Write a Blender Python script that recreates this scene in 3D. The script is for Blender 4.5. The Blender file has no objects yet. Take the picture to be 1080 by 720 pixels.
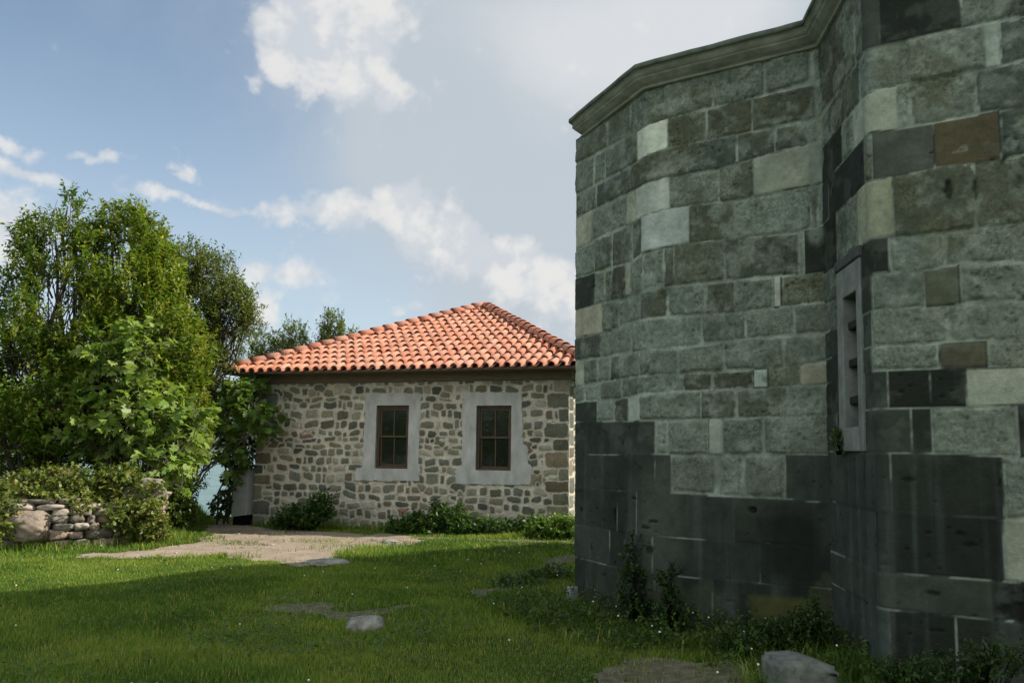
import bpy, bmesh, math, random
import numpy as np
from mathutils import Vector, Matrix

C = bpy.context.scene
COL = C.collection
rnd = random.Random(7)
RNG = np.random.default_rng(11)
rad = math.radians

# ------------------------------------------------------------------ camera
FPX = 870.0
PITCH, ROLL = rad(7.65), rad(0.65)
CAMZ = 1.6
cam_d = bpy.data.cameras.new('camera'); cam = bpy.data.objects.new('camera', cam_d); COL.objects.link(cam)
cam_d.sensor_width = 36.0; cam_d.lens = 36.0 * FPX / 1080.0
cam_d.clip_start = 0.05; cam_d.clip_end = 20000
MR = Matrix.Rotation(math.pi/2 + PITCH, 3, 'X') @ Matrix.Rotation(ROLL, 3, 'Z')
cam.location = (0, 0, CAMZ); cam.rotation_euler = MR.to_euler()
C.camera = cam

# ------------------------------------------------------------------ exposure
C.view_settings.view_transform = 'Standard'
C.view_settings.look = 'None'
C.view_settings.exposure = 0.50
C.view_settings.gamma = 1.0
C.view_settings.use_curve_mapping = False
try:
    C.cycles.max_bounces = 8; C.cycles.transparent_max_bounces = 6
    C.cycles.transmission_bounces = 4
except Exception: pass

# ------------------------------------------------------------------ sun and sky
SUN_AZ = rad(88.0)      # clockwise from +Y
SUN_EL = rad(41.0)
sun_d = bpy.data.lights.new('sun', 'SUN'); sun = bpy.data.objects.new('sun', sun_d); COL.objects.link(sun)
sun_d.energy = 5.0; sun_d.angle = rad(0.5); sun_d.color = (1.0, 0.90, 0.76)
sdir = Vector((math.sin(SUN_AZ)*math.cos(SUN_EL), math.cos(SUN_AZ)*math.cos(SUN_EL), math.sin(SUN_EL)))
sun.rotation_euler = (-sdir).to_track_quat('-Z', 'Y').to_euler()

W = bpy.data.worlds.new('World'); C.world = W; W.use_nodes = True
nt = W.node_tree; nt.nodes.clear()
def wn(t, **k):
    n = nt.nodes.new(t)
    for a, b in k.items(): setattr(n, a, b)
    return n
def wl(a, b): nt.links.new(a, b)
def wmath(op, a, b=None, c=None, clamp=False):
    n = wn('ShaderNodeMath', operation=op, use_clamp=clamp)
    for i, v in enumerate((a, b, c)):
        if v is None: continue
        if isinstance(v, (int, float)): n.inputs[i].default_value = v
        else: wl(v, n.inputs[i])
    return n.outputs[0]
def wstep(x, lo, hi):
    n = wn('ShaderNodeMapRange', interpolation_type='SMOOTHSTEP'); wl(x, n.inputs[0])
    n.inputs[1].default_value = lo; n.inputs[2].default_value = hi
    return n.outputs[0]
def wmix(f, a, b):
    n = wn('ShaderNodeMix', data_type='RGBA')
    if isinstance(f, (int, float)): n.inputs[0].default_value = f
    else: wl(f, n.inputs[0])
    for i, v in ((6, a), (7, b)):
        if isinstance(v, tuple): n.inputs[i].default_value = (*v, 1)
        else: wl(v, n.inputs[i])
    return n.outputs[2]
sky = wn('ShaderNodeTexSky', sky_type='NISHITA'); sky.sun_disc = False
sky.sun_elevation = SUN_EL; sky.sun_rotation = SUN_AZ
sky.air_density = 1.0; sky.dust_density = 1.4; sky.ozone_density = 1.3
hs = wn('ShaderNodeHueSaturation'); wl(sky.outputs[0], hs.inputs['Color'])
hs.inputs['Saturation'].default_value = 0.86; hs.inputs['Value'].default_value = 0.96
tc = wn('ShaderNodeTexCoord'); sx = wn('ShaderNodeSeparateXYZ'); wl(tc.outputs['Generated'], sx.inputs[0])
DX, DY, DZ = sx.outputs
def wnoise(scale, detail, rough, off=(0, 0, 0), stretch=(1, 1, 1)):
    m = wn('ShaderNodeMapping'); wl(tc.outputs['Generated'], m.inputs[0])
    m.inputs['Location'].default_value = off; m.inputs['Scale'].default_value = stretch
    n = wn('ShaderNodeTexNoise'); wl(m.outputs[0], n.inputs['Vector'])
    n.inputs['Scale'].default_value = scale; n.inputs['Detail'].default_value = detail
    n.inputs['Roughness'].default_value = rough
    return n.outputs[0]
n_big = wnoise(5.0, 8, 0.60); n_fine = wnoise(14.0, 7, 0.62, (3, 1, 2)); n_wu = wnoise(13.0, 7, 0.62, (7, 2, 5)); n_wv = wnoise(13.0, 7, 0.62, (1, 9, 4))
az0 = wmath('ARCTAN2', DX, DY); el0 = wmath('ARCSINE', DZ)
az = wmath('MULTIPLY_ADD', wmath('SUBTRACT', n_wu, 0.5), 0.085, az0)
el = wmath('MULTIPLY_ADD', wmath('SUBTRACT', n_wv, 0.5), 0.060, el0)
def blob(a0, e0, ra, re, w, AZ=az, EL=el):
    a = wmath('DIVIDE', wmath('SUBTRACT', AZ, a0), ra); e = wmath('DIVIDE', wmath('SUBTRACT', EL, e0), re)
    q = wmath('MULTIPLY_ADD', e, e, wmath('MULTIPLY', a, a))
    return wmath('MULTIPLY', wmath('POWER', 2.718, wmath('MULTIPLY', q, -1.0)), w)
def total(bl):
    o = None
    for b in bl:
        v = blob(*b); o = v if o is None else wmath('ADD', o, v)
    return o
# where the cumulus heads stand: azimuth, elevation, radii, weight
CUM = [(-.232, .470, .080, .048, 1.5), (-.287, .433, .032, .020, 1.0), (-.325, .412, .016, .010, .8), (-.18, .43, .05, .035, 1.1), (-.20, .52, .09, .05, 1.1),
       (-.223, .291, .034, .026, 1.1), (-.262, .276, .030, .016, .9), (-.305, .279, .03, .010, .55), (-.343, .274, .04, .006, .5),
       (-.149, .298, .030, .022, 1.2), (-.115, .268, .055, .026, 1.1), (-.050, .238, .070, .032, 1.2), (.03, .206, .075, .034, 1.2), (.10, .19, .06, .04, 1.0),
       (-.415, .275, .048, .012, 1.0), (-.388, .308, .024, .013, 1.25), (-.548, .287, .05, .010, 1.0), (-.495, .309, .035, .008, .85), (-.575, .31, .04, .008, .9),
       (-.56, .236, .05, .034, 1.25), (-.60, .20, .06, .04, 1.2), (-.286, .202, .055, .017, 1.0), (-.294, .155, .028, .026, 1.15), (-.134, .175, .036, .011, 1.05), (-.36, .17, .04, .02, .6),
       (.75, .30, .2, .08, 1.0), (1.4, .25, .3, .08, 1.1), (-1.1, .3, .25, .09, 1.1), (-1.7, .2, .3, .1, 1.1), (-2.6, .3, .3, .1, 1.1), (2.6, .25, .4, .1, 1.1)]
VEIL = [(.16, .50, .30, .21, 1.25), (-.02, .33, .18, .13, 0.85), (.30, .50, .35, .28, 1.1), (.06, .18, .13, .08, .7), (-.07, .44, .14, .12, .8), (.02, .75, .35, .25, 1.0), (1.0, .6, .6, .3, 1.0), (-2.2, .6, .9, .45, 1.3), (3.0, .6, .9, .5, 1.3), (-3.0, .6, .9, .5, 1.3), (2.2, .5, .7, .4, 1.2)]
def billow(scale, off):
    m = wn('ShaderNodeMapping'); wl(tc.outputs['Generated'], m.inputs[0]); m.inputs['Location'].default_value = off
    w2 = wn('ShaderNodeTexNoise'); wl(m.outputs[0], w2.inputs['Vector']); w2.inputs['Scale'].default_value = scale*.8; w2.inputs['Detail'].default_value = 1
    ad = wn('ShaderNodeVectorMath', operation='MULTIPLY_ADD'); wl(w2.outputs['Color'], ad.inputs[0]); ad.inputs[1].default_value = (.045, .045, .045); wl(m.outputs[0], ad.inputs[2])
    v = wn('ShaderNodeTexVoronoi', feature='F1'); wl(ad.outputs[0], v.inputs['Vector']); v.inputs['Scale'].default_value = scale
    return wmath('SUBTRACT', 0.50, v.outputs['Distance'])
def bill2(off): return wmath('ADD', wmath('MULTIPLY', billow(20.0, off), 0.65), wmath('MULTIPLY', billow(46.0, off), 0.45))
BIL = bill2((0, 0, 0))
cum_s = wmath('ADD', total(CUM), wmath('ADD', wmath('MULTIPLY', wmath('SUBTRACT', n_fine, 0.5), 1.9), BIL))
cum_f = wmath('MULTIPLY', wstep(cum_s, 0.32, 0.88), wstep(cum_s, 0.05, 1.3))
cum_f = wmath('POWER', cum_f, 0.6)
veil_s = wmath('ADD', total(VEIL), wmath('MULTIPLY', wmath('SUBTRACT', n_big, 0.5), 0.7))
veil_f = wmath('MULTIPLY', wstep(veil_s, -0.05, 1.0), 0.94)
# thin high haze everywhere low above the horizon
haze_f = wmath('MULTIPLY', wstep(el0, 0.50, 0.0), 0.62)
CV = 0.72
def cc(r, g, b): return (r*CV, g*CV, b*CV)
veil_bright = wstep(wmath('ADD', total([(.14, .47, .12, .07, .9), (.28, .55, .12, .09, .9), (.0, .5, .1, .06, .4)]), wmath('MULTIPLY', wmath('SUBTRACT', n_big, .5), 1.2)), 0.0, 1.1)
veil_c = wmix(veil_bright, cc(4.6, 5.1, 5.55), cc(6.2, 6.35, 6.5))
lit = wstep(wmath('ADD', wmath('MULTIPLY', wmath('SUBTRACT', wnoise(11.0, 4, 0.6), wnoise(11.0, 4, 0.6, (.02, 0, .02))), 3.0), wmath('MULTIPLY_ADD', BIL, .5, 0.10)), -0.20, 0.36)
cum_c = wmix(lit, cc(5.5, 5.8, 6.2), cc(7.2, 7.1, 6.9))
_ti = wn('ShaderNodeMix', data_type='RGBA', blend_type='MULTIPLY'); _ti.inputs[0].default_value = 1.0; wl(hs.outputs[0], _ti.inputs[6]); _ti.inputs[7].default_value = (.96, 1.03, 1.02, 1)
base_sky = wmix(haze_f, _ti.outputs[2], cc(5.6, 6.4, 7.0))
s1 = wmix(veil_f, base_sky, veil_c)
# extra bright cloud added behind the viewer as fill light for the shaded walls
back_fill_f = wmath('MULTIPLY', wstep(DY, 0.0, -0.5), wstep(el0, -.02, .15))
s1 = wmix(wmath('MULTIPLY', back_fill_f, wstep(n_big, .30, .50)), s1, cc(10.6, 10.9, 10.4))
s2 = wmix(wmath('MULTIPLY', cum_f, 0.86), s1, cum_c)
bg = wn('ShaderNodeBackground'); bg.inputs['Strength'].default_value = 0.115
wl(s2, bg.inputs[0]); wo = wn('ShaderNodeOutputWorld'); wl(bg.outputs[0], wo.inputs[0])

# ------------------------------------------------------------------ helpers
_m = np.array(MR)
def at(px, py, Y):
    """point at depth Y on the line of sight measured in the photograph (used to read sizes off the photo)"""
    d = _m @ np.array([(px-540)/FPX, -(py-360)/FPX, -1.0])
    return Vector(d*(Y/d[1])) + Vector((0, 0, CAMZ))

def hash2(ix, iy, seed=0):
    h = (ix.astype(np.int64)*374761393 + iy.astype(np.int64)*668265263 + seed*1274126177) & 0xffffffff
    h = ((h ^ (h >> 13))*1274126177) & 0xffffffff
    return ((h ^ (h >> 16)) & 0xffff)/65535.0
def vnoise(x, y, seed=0):
    x = np.asarray(x, float); y = np.asarray(y, float)
    ix = np.floor(x); iy = np.floor(y); fx = x-ix; fy = y-iy
    fx = fx*fx*(3-2*fx); fy = fy*fy*(3-2*fy)
    a = hash2(ix, iy, seed); b = hash2(ix+1, iy, seed); c = hash2(ix, iy+1, seed); d = hash2(ix+1, iy+1, seed)
    return (a*(1-fx)+b*fx)*(1-fy)+(c*(1-fx)+d*fx)*fy
def fbm(x, y, seed=0, oct=4, gain=0.5):
    s = 0; a = 1; t = 0
    for i in range(oct):
        s = s + a*vnoise(x*2**i + 17.3*i, y*2**i - 9.1*i, seed+i); t += a; a *= gain
    return s/t
def sstep(x, lo, hi):
    t = np.clip((x-lo)/(hi-lo), 0, 1); return t*t*(3-2*t)

def link(name, me, mat=None, parent=None, smooth=False):
    o = bpy.data.objects.new(name, me); COL.objects.link(o)
    if mat:
        for m in (mat if isinstance(mat, (list, tuple)) else [mat]): me.materials.append(m)
    if parent: o.parent = parent
    if smooth: me.polygons.foreach_set('use_smooth', np.ones(len(me.polygons), bool))
    return o
def npmesh(name, V, F, col=None, mat=None, parent=None, smooth=False, matidx=None):
    V = np.asarray(V, np.float32).reshape(-1, 3); F = np.asarray(F, np.int32); k = F.shape[1]
    me = bpy.data.meshes.new(name)
    me.vertices.add(len(V)); me.vertices.foreach_set('co', V.ravel())
    me.loops.add(F.size); me.loops.foreach_set('vertex_index', F.ravel())
    me.polygons.add(len(F)); me.polygons.foreach_set('loop_start', np.arange(0, F.size, k, dtype=np.int32))
    me.polygons.foreach_set('loop_total', np.full(len(F), k, np.int32))
    me.update(calc_edges=True)
    if col is not None:
        at_ = me.attributes.new('col', 'FLOAT_COLOR', 'POINT')
        c4 = np.ones((len(V), 4), np.float32); c4[:, :np.asarray(col).shape[1]] = col; at_.data.foreach_set('color', c4.ravel())
    o = link(name, me, mat, parent, smooth)
    if matidx is not None: me.polygons.foreach_set('material_index', np.asarray(matidx, np.int32))
    return o
def bmobj(name, bm, mat=None, parent=None, smooth=False):
    me = bpy.data.meshes.new(name); bmesh.ops.recalc_face_normals(bm, faces=bm.faces); bm.to_mesh(me); bm.free()
    return link(name, me, mat, parent, smooth)
def box(bm, x0, x1, y0, y1, z0, z1, M=None, bev=0):
    g = bmesh.ops.create_cube(bm, size=1.0); vs = g['verts']
    for v in vs:
        v.co = Vector(((x0+x1)/2+v.co.x*(x1-x0), (y0+y1)/2+v.co.y*(y1-y0), (z0+z1)/2+v.co.z*(z1-z0)))
    if bev:
        es = {e for v in vs for e in v.link_edges}
        r = bmesh.ops.bevel(bm, geom=list(es), offset=bev, segments=2, affect='EDGES', profile=0.5)
        vs = list({v for f in r['faces'] for v in f.verts} | {v for v in vs if v.is_valid})
    if M:
        for v in vs: v.co = M @ v.co
    return vs
def tube(bm, pts, radii, n=7, caps=True):
    rings = []
    for i, p in enumerate(pts):
        p = Vector(p); a = Vector(pts[max(i-1, 0)]); b = Vector(pts[min(i+1, len(pts)-1)])
        d = (b-a).normalized(); u = d.orthogonal().normalized(); w = d.cross(u)
        rings.append([bm.verts.new(p+(u*math.cos(2*math.pi*k/n)+w*math.sin(2*math.pi*k/n))*radii[i]) for k in range(n)])
    for r0, r1 in zip(rings, rings[1:]):
        # keep the rings from twisting
        off = min(range(n), key=lambda q: sum((r0[k].co-r1[(k+q) % n].co).length for k in range(0, n, 2)))
        for k in range(n):
            try: bm.faces.new((r0[k], r0[(k+1) % n], r1[(k+1+off) % n], r1[(k+off) % n]))
            except ValueError: pass
    if caps:
        for r in (rings[0], rings[-1]):
            try: bm.faces.new(r)
            except ValueError: pass
def tag(o, label=None, cat=None, group=None, kind=None):
    if label: o['label'] = label
    if cat: o['category'] = cat
    if group: o['group'] = group
    if kind: o['kind'] = kind
    return o
def empty(name, loc, label, cat, group=None, rot=0):
    o = bpy.data.objects.new(name, None); COL.objects.link(o); o.location = loc; o.rotation_euler = (0, 0, rot)
    o.empty_display_size = 0.3
    bpy.context.view_layer.update()
    return tag(o, label, cat, group)
def under(root, o):
    """parent o, whose mesh is in world coordinates, to a thing without moving it"""
    o.parent = root
    L = Matrix.Translation(root.location) @ Matrix.Rotation(root.rotation_euler.z, 4, 'Z')
    o.data.transform(L.inverted())
    return o

# ------------------------------------------------------------------ materials
class Mat:
    def __init__(s, name):
        s.m = bpy.data.materials.new(name); s.m.use_nodes = True; s.t = s.m.node_tree; s.t.nodes.clear()
        s.out = s.n('ShaderNodeOutputMaterial'); s.p = s.n('ShaderNodeBsdfPrincipled'); s.l(s.p.outputs[0], s.out.inputs[0])
    def n(s, t, **k):
        q = s.t.nodes.new(t)
        for a, b in k.items(): setattr(q, a, b)
        return q
    def l(s, a, b): s.t.links.new(a, b)
    def put(s, v, sock):
        if isinstance(v, (int, float)): sock.default_value = v
        elif isinstance(v, tuple): sock.default_value = (*v, 1) if len(v) == 3 else v
        else: s.l(v, sock)
    def coord(s, scale=(1, 1, 1)):
        if not hasattr(s, 'tc'): s.tc = s.n('ShaderNodeTexCoord')
        m = s.n('ShaderNodeMapping'); s.l(s.tc.outputs['Object'], m.inputs[0]); m.inputs['Scale'].default_value = scale
        return m.outputs[0]
    def noise(s, scale, detail=6, rough=0.6, stretch=(1, 1, 1)):
        q = s.n('ShaderNodeTexNoise'); s.l(s.coord(stretch), q.inputs['Vector'])
        q.inputs['Scale'].default_value = scale; q.inputs['Detail'].default_value = detail; q.inputs['Roughness'].default_value = rough
        return q.outputs[0]
    def voro(s, scale, feature='F1'):
        q = s.n('ShaderNodeTexVoronoi', feature=feature); s.l(s.coord(), q.inputs['Vector']); q.inputs['Scale'].default_value = scale
        return q.outputs[0]
    def rng(s, v, lo, hi, a=0.0, b=1.0):
        q = s.n('ShaderNodeMapRange'); s.l(v, q.inputs[0])
        for i, x in enumerate((lo, hi, a, b)): q.inputs[i+1].default_value = x
        return q.outputs[0]
    def mix(s, f, a, b, mode='MIX'):
        q = s.n('ShaderNodeMix', data_type='RGBA', blend_type=mode); s.put(f, q.inputs[0]); s.put(a, q.inputs[6]); s.put(b, q.inputs[7])
        return q.outputs[2]
    def attr(s, name='col'):
        q = s.n('ShaderNodeAttribute'); q.attribute_name = name; return q.outputs[0]
    def math(s, op, a, b):
        q = s.n('ShaderNodeMath', operation=op); s.put(a, q.inputs[0]); s.put(b, q.inputs[1]); return q.outputs[0]
    def bump(s, h, strength=0.5, dist=0.01, prev=None):
        q = s.n('ShaderNodeBump'); s.l(h, q.inputs['Height']); q.inputs['Strength'].default_value = strength; q.inputs['Distance'].default_value = dist
        if prev: s.l(prev, q.inputs['Normal'])
        s.l(q.outputs[0], s.p.inputs['Normal']); return q.outputs[0]
    def base(s, c, rough=0.8, spec=0.3, metal=0.0):
        s.put(c, s.p.inputs['Base Color']); s.put(rough, s.p.inputs['Roughness']); s.p.inputs['Specular IOR Level'].default_value = spec
        s.p.inputs['Metallic'].default_value = metal; return s.m

def mat_stone():
    s = Mat('church_stone')
    f1 = s.mix(s.rng(s.noise(3, 3, .5), .4, .6), s.noise(20, 10, 0.72), s.noise(42, 8, .68)); f2 = s.noise(7, 6, 0.6); f3 = s.noise(120, 4, 0.6); ra = s.n('ShaderNodeAttribute'); ra.attribute_name = 'col'; ra = ra.outputs['Alpha']; st = s.noise(5, 5, 0.6, (1, 1, 5))
    c = s.mix(s.rng(f1, 0.30, 0.72), (0.45, 0.46, 0.45), (1.52, 1.54, 1.52))
    c = s.mix(ra, s.attr(), s.mix(1.0, s.attr(), c, 'MULTIPLY'))
    c = s.mix(1.0, c, s.mix(s.rng(f2, 0.3, 0.7), (0.72, 0.75, 0.70), (1.22, 1.22, 1.2)), 'MULTIPLY')
    c = s.mix(1.0, c, s.mix(s.rng(f3, 0.25, 0.5), (0.75, 0.75, 0.75), (1.0, 1.0, 1.0)), 'MULTIPLY')
    b = s.bump(f1, 0.55, 0.012); s.bump(f3, 0.4, 0.004, b)
    return s.base(c, 0.88, 0.25)
def mat_rubble():
    s = Mat('rubble_stone')
    f1 = s.noise(30, 8, 0.65); f2 = s.noise(6, 5, 0.6)
    c = s.mix(1.0, s.attr(), s.mix(s.rng(f1, 0.3, 0.7), (0.74, 0.74, 0.73), (1.2, 1.2, 1.2)), 'MULTIPLY')
    c = s.mix(1.0, c, s.mix(s.rng(f2, 0.3, 0.7), (0.86, 0.86, 0.85), (1.1, 1.1, 1.1)), 'MULTIPLY')
    s.bump(f1, 0.5, 0.012)
    return s.base(c, 0.92, 0.2)
def mat_simple(name, a, b, scale=8, rough=0.8, spec=0.3, bump=0.3, dist=0.005, metal=0, stretch=(1, 1, 1), lo=0.3, hi=0.7):
    s = Mat(name); f = s.noise(scale, 7, 0.62, stretch)
    s.bump(f, bump, dist)
    return s.base(s.mix(s.rng(f, lo, hi), a, b), rough, spec, metal)
def mat_leaf(name, tint=(1, 1, 1), trans=0.35, rough=0.45, spec=0.35):
    s = Mat(name)
    c = s.mix(1.0, s.attr(), tint, 'MULTIPLY')
    s.base(c, rough, spec)
    t = s.n('ShaderNodeBsdfTranslucent'); s.put(s.mix(1.0, c, (1.25, 1.35, 0.55), 'MULTIPLY'), t.inputs[0])
    mx = s.n('ShaderNodeMixShader'); mx.inputs[0].default_value = trans
    s.l(s.p.outputs[0], mx.inputs[1]); s.l(t.outputs[0], mx.inputs[2]); s.l(mx.outputs[0], s.out.inputs[0])
    return s.m
M_STONE = mat_stone(); M_RUBBLE = mat_rubble()
M_CORN = mat_simple('cornice_stone', (0.16, 0.165, 0.14), (0.36, 0.365, 0.32), 5, 0.85, 0.25, 0.6, 0.01, stretch=(1, 1, 2))
M_CORN_TOP = mat_simple('weathered_cornice_edge', (0.05, 0.065, 0.05), (0.13, 0.16, 0.13), 7, 0.8, 0.3, 0.6, 0.01)
M_LEAD = mat_simple('roof_slab', (0.12, 0.14, 0.13), (0.22, 0.24, 0.22), 3, 0.8)
M_FRAME = mat_simple('pale_window_stone', (0.13, 0.15, 0.142), (0.25, 0.275, 0.262), 7, 0.85, 0.25, 0.4, 0.006)
M_DARK = mat_simple('dark_interior', (0.006, 0.006, 0.006), (0.012, 0.012, 0.012), 5, 0.95, 0.0, 0)
M_IRON = mat_simple('rusty_iron', (0.008, 0.008, 0.008), (0.022, 0.018, 0.015), 20, 0.7, 0.4, 0.4, 0.003)
M_BEAM = mat_simple('brown_beam', (0.12, 0.092, 0.066), (0.20, 0.155, 0.115), 4, 0.75, 0.25, 0.35, 0.006, stretch=(1, 1, 6))
M_WOOD = mat_simple('window_wood', (0.052, 0.036, 0.021), (0.095, 0.066, 0.040), 14, 0.55, 0.35, 0.3, 0.002, stretch=(1, 1, .2))
M_PLASTER = mat_simple('window_render', (0.33, 0.345, 0.342), (0.52, 0.535, 0.53), 6, 0.9, 0.2, 0.6, 0.012, stretch=(1, 1, .45))
M_BARK = mat_simple('bark', (0.045, 0.035, 0.026), (0.13, 0.11, 0.09), 10, 0.9, 0.2, 0.8, 0.02, stretch=(1, 1, .3))
M_BARK_PALE = mat_simple('fig_bark', (0.14, 0.125, 0.105), (0.26, 0.24, 0.21), 10, 0.9, 0.2, 0.6, 0.01)
M_CABINET = mat_simple('cabinet_paint', (0.34, 0.36, 0.35), (0.44, 0.46, 0.45), 5, 0.5, 0.4, 0.05)
M_CABINET_D = mat_simple('cabinet_dark_side', (0.10, 0.12, 0.11), (0.15, 0.17, 0.16), 5, 0.5, 0.4, 0.05)
M_BLOCK = mat_simple('fallen_block', (0.08, 0.092, 0.083), (0.20, 0.22, 0.20), 14, 0.9, 0.25, 0.9, 0.015)
M_ROCK = mat_simple('pale_rock', (0.10, 0.105, 0.09), (0.36, 0.36, 0.33), 8, 0.9, 0.25, 1.0, 0.03)
def mat_tile():
    s = Mat('clay_tile'); f1 = s.noise(25, 7, 0.6); f2 = s.noise(2.2, 4, 0.6); f3 = s.noise(9, 5, 0.6)
    c = s.mix(1.0, s.attr(), s.mix(s.rng(f1, 0.3, 0.7), (0.85, 0.85, 0.85), (1.12, 1.12, 1.12)), 'MULTIPLY')
    c = s.mix(1.0, c, s.mix(s.rng(f2, 0.3, 0.7), (0.86, 0.88, 0.9), (1.08, 1.08, 1.08)), 'MULTIPLY')
    c = s.mix(s.rng(f3, 0.62, 0.78, 0, 0.35), c, (0.16, 0.14, 0.11))
    s.bump(f1, 0.3, 0.005)
    return s.base(c, 0.8, 0.25)
M_TILE = mat_tile()
def mat_glass():
    s = Mat('window_glass'); f = s.noise(4.5, 3, 0.5)
    s.bump(f, 0.25, 0.01)
    return s.base((0.012, 0.017, 0.012), 0.03, 0.6)
M_GLASS = mat_glass()
def mat_ground():
    s = Mat('turf_soil')
    f1 = s.noise(1.2, 6, 0.6); f2 = s.noise(9, 6, 0.65); f3 = s.noise(60, 5, 0.6)
    c = s.mix(s.rng(f1, 0.35, 0.7), (0.035, 0.060, 0.015), (0.065, 0.085, 0.025))
    c = s.mix(s.rng(f2, 0.55, 0.8), c, (0.085, 0.072, 0.045))
    c = s.mix(1.0, c, s.mix(s.rng(f3, 0.3, 0.7), (0.7, 0.7, 0.7), (1.2, 1.2, 1.2)), 'MULTIPLY')
    s.bump(f3, 0.6, 0.02)
    return s.base(c, 0.95, 0.1)
M_GROUND = mat_ground()
def mat_path():
    s = Mat('worn_path')
    f1 = s.noise(1.6, 7, 0.65); f2 = s.noise(14, 6, 0.65); f3 = s.noise(70, 5, 0.6)
    c = s.mix(s.rng(f1, 0.35, 0.7), (0.24, 0.198, 0.158), (0.36, 0.30, 0.245))
    c = s.mix(s.rng(f2, 0.35, 0.65), s.mix(1.0, c, (0.78, 0.76, 0.72), 'MULTIPLY'), c)
    c = s.mix(1.0, c, s.mix(s.rng(f3, 0.3, 0.6), (0.72, 0.72, 0.72), (1.1, 1.1, 1.1)), 'MULTIPLY')
    b = s.bump(f2, 0.5, 0.03); s.bump(f3, 0.6, 0.01, b)
    return s.base(c, 0.95, 0.15)
M_PATH = mat_path()
def mat_sea():
    s = Mat('sea_water')
    f1 = s.noise(0.9, 6, 0.62, (1, 2.2, 1)); f2 = s.noise(0.12, 4, 0.6, (1, 2.5, 1))
    c = s.mix(s.rng(f2, 0.35, 0.65), (0.10, 0.185, 0.195), (0.17, 0.26, 0.27))
    s.bump(f1, 0.9, 0.5)
    return s.base(c, 0.22, 0.5)
M_SEA = mat_sea()
M_HILL = mat_simple('far_wooded_hill', (0.045, 0.075, 0.05), (0.12, 0.16, 0.11), 0.02, 0.95, 0.1, 0)
M_LAUREL = mat_leaf('laurel_leaf', (1.85, 1.66, 1.15), trans=0.38)
M_FIG = mat_leaf('fig_leaf', (1.7, 1.6, 1.5), trans=0.42)
M_IVY = mat_leaf('ivy_leaf', (1.65, 1.45, 1.2), trans=0.34)
M_WEED = mat_leaf('weed_leaf', (1.35, 1.35, 1.25), trans=0.34)
M_EARTH = mat_simple('bare_earth', (0.075, 0.068, 0.045), (0.20, 0.18, 0.14), 12, 0.95, 0.1, 0.8, 0.02)
M_GRASS = mat_leaf('grass_blade', (2.45, 2.25, 1.65), trans=0.48, rough=0.55, spec=0.25)
M_PETAL = mat_simple('white_petal', (0.7, 0.7, 0.66), (0.8, 0.8, 0.78), 10, 0.7)

# ------------------------------------------------------------------ ground, path, sea, far shore
SEA_Z = -4.0
def ground(x, y):
    x = np.asarray(x, float); y = np.asarray(y, float)
    z = 0.12*np.exp(-((x-2.6)**2+(y-6.2)**2)/2.6) + 0.06*(fbm(x*0.35, y*0.35, 3, 3)-0.5) + 0.05*(fbm(x*1.7, y*1.7, 5, 3)-0.5)
    z = z - 0.02*np.clip(-x-2, 0, 6)*sstep(y, 11, 17) + 0.04*sstep(x, -3, 2)*sstep(y, 12, 16)
    # planted bed held up by the dry stone wall
    front = 13.75 + 0.10*(x+7.5) + 0.5*sstep(x, -7.3, -6.6)
    bed = sstep(y-front, 0.15, 0.75)*sstep(x, -6.75, -7.35)*sstep(y, 20.2, 18.6)
    z = z + 0.72*bed
    # the bank falls to the water
    edge = 21.2 + 14.5*sstep(x, -6.4, -5.0)
    r = np.maximum(y-edge, 0); r = np.maximum(r, np.maximum(np.abs(x-4)-34, 0)); r = np.maximum(r, np.maximum(-y-34, 0))
    z = z - 9.0*sstep(r, 0, 9.0)
    return z
gx = np.concatenate([np.linspace(-46, -15, 26), np.arange(-14.5, 8, 0.14), np.linspace(8.5, 60, 36)])
gy = np.concatenate([np.linspace(-48, 1, 34), np.arange(1.5, 22, 0.14), np.linspace(22.5, 60, 44)])
GX, GY = np.meshgrid(gx, gy)
GZ = ground(GX, GY)
def gridfaces(nu, nv):
    i = np.arange(nv-1)[:, None]*nu + np.arange(nu-1)[None, :]
    return np.stack([i, i+1, i+nu+1, i+nu], -1).reshape(-1, 4)
gr = npmesh('ground', np.stack([GX, GY, GZ], -1), gridfaces(len(gx), len(gy)), mat=M_GROUND, smooth=True); tag(gr, kind='structure')

PATH = np.array([(-6.75, 19.6), (-6.0, 19.6), (-5.72, 18.35), (-4.63, 17.35), (-2.93, 16.5), (-2.0, 15.9), (-1.41, 14.9), (-1.85, 14.04), (-2.77, 13.3), (-2.52, 12.3), (-2.5, 11.61), (-2.84, 11.58), (-3.39, 12.02), (-4.4, 12.57), (-5.4, 12.45), (-6.5, 12.6), (-6.4, 12.8), (-5.95, 13.1), (-5.54, 14.83), (-5.81, 16.37), (-6.6, 18.2)])
DIRT = [np.array(p) for p in ([(-1.9, 15.75), (-0.6, 15.35), (0.7, 15.0), (1.2, 14.75), (1.2, 14.55), (0.5, 14.7), (-0.7, 15.0), (-1.8, 15.3)], [(-2.6, 8.66), (-2.02, 8.85), (-1.61, 8.58), (-1.2, 8.75), (-0.75, 8.85), (-0.85, 8.58), (-1.3, 8.25), (-1.5, 8.0), (-1.81, 8.25), (-2.5, 8.48)],
    [(-0.45, 9.45), (0.0, 10.0), (0.12, 10.45), (-0.12, 10.3), (-0.5, 9.7)],
    [(0.5, 11.6), (0.95, 12.6), (1.15, 13.4), (0.85, 13.2), (0.55, 12.3)],
    [(0.45, 5.6), (0.62, 6.3), (1.0, 6.5), (1.75, 6.45), (1.8, 5.9), (1.4, 5.5), (0.8, 5.4)])]
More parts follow.
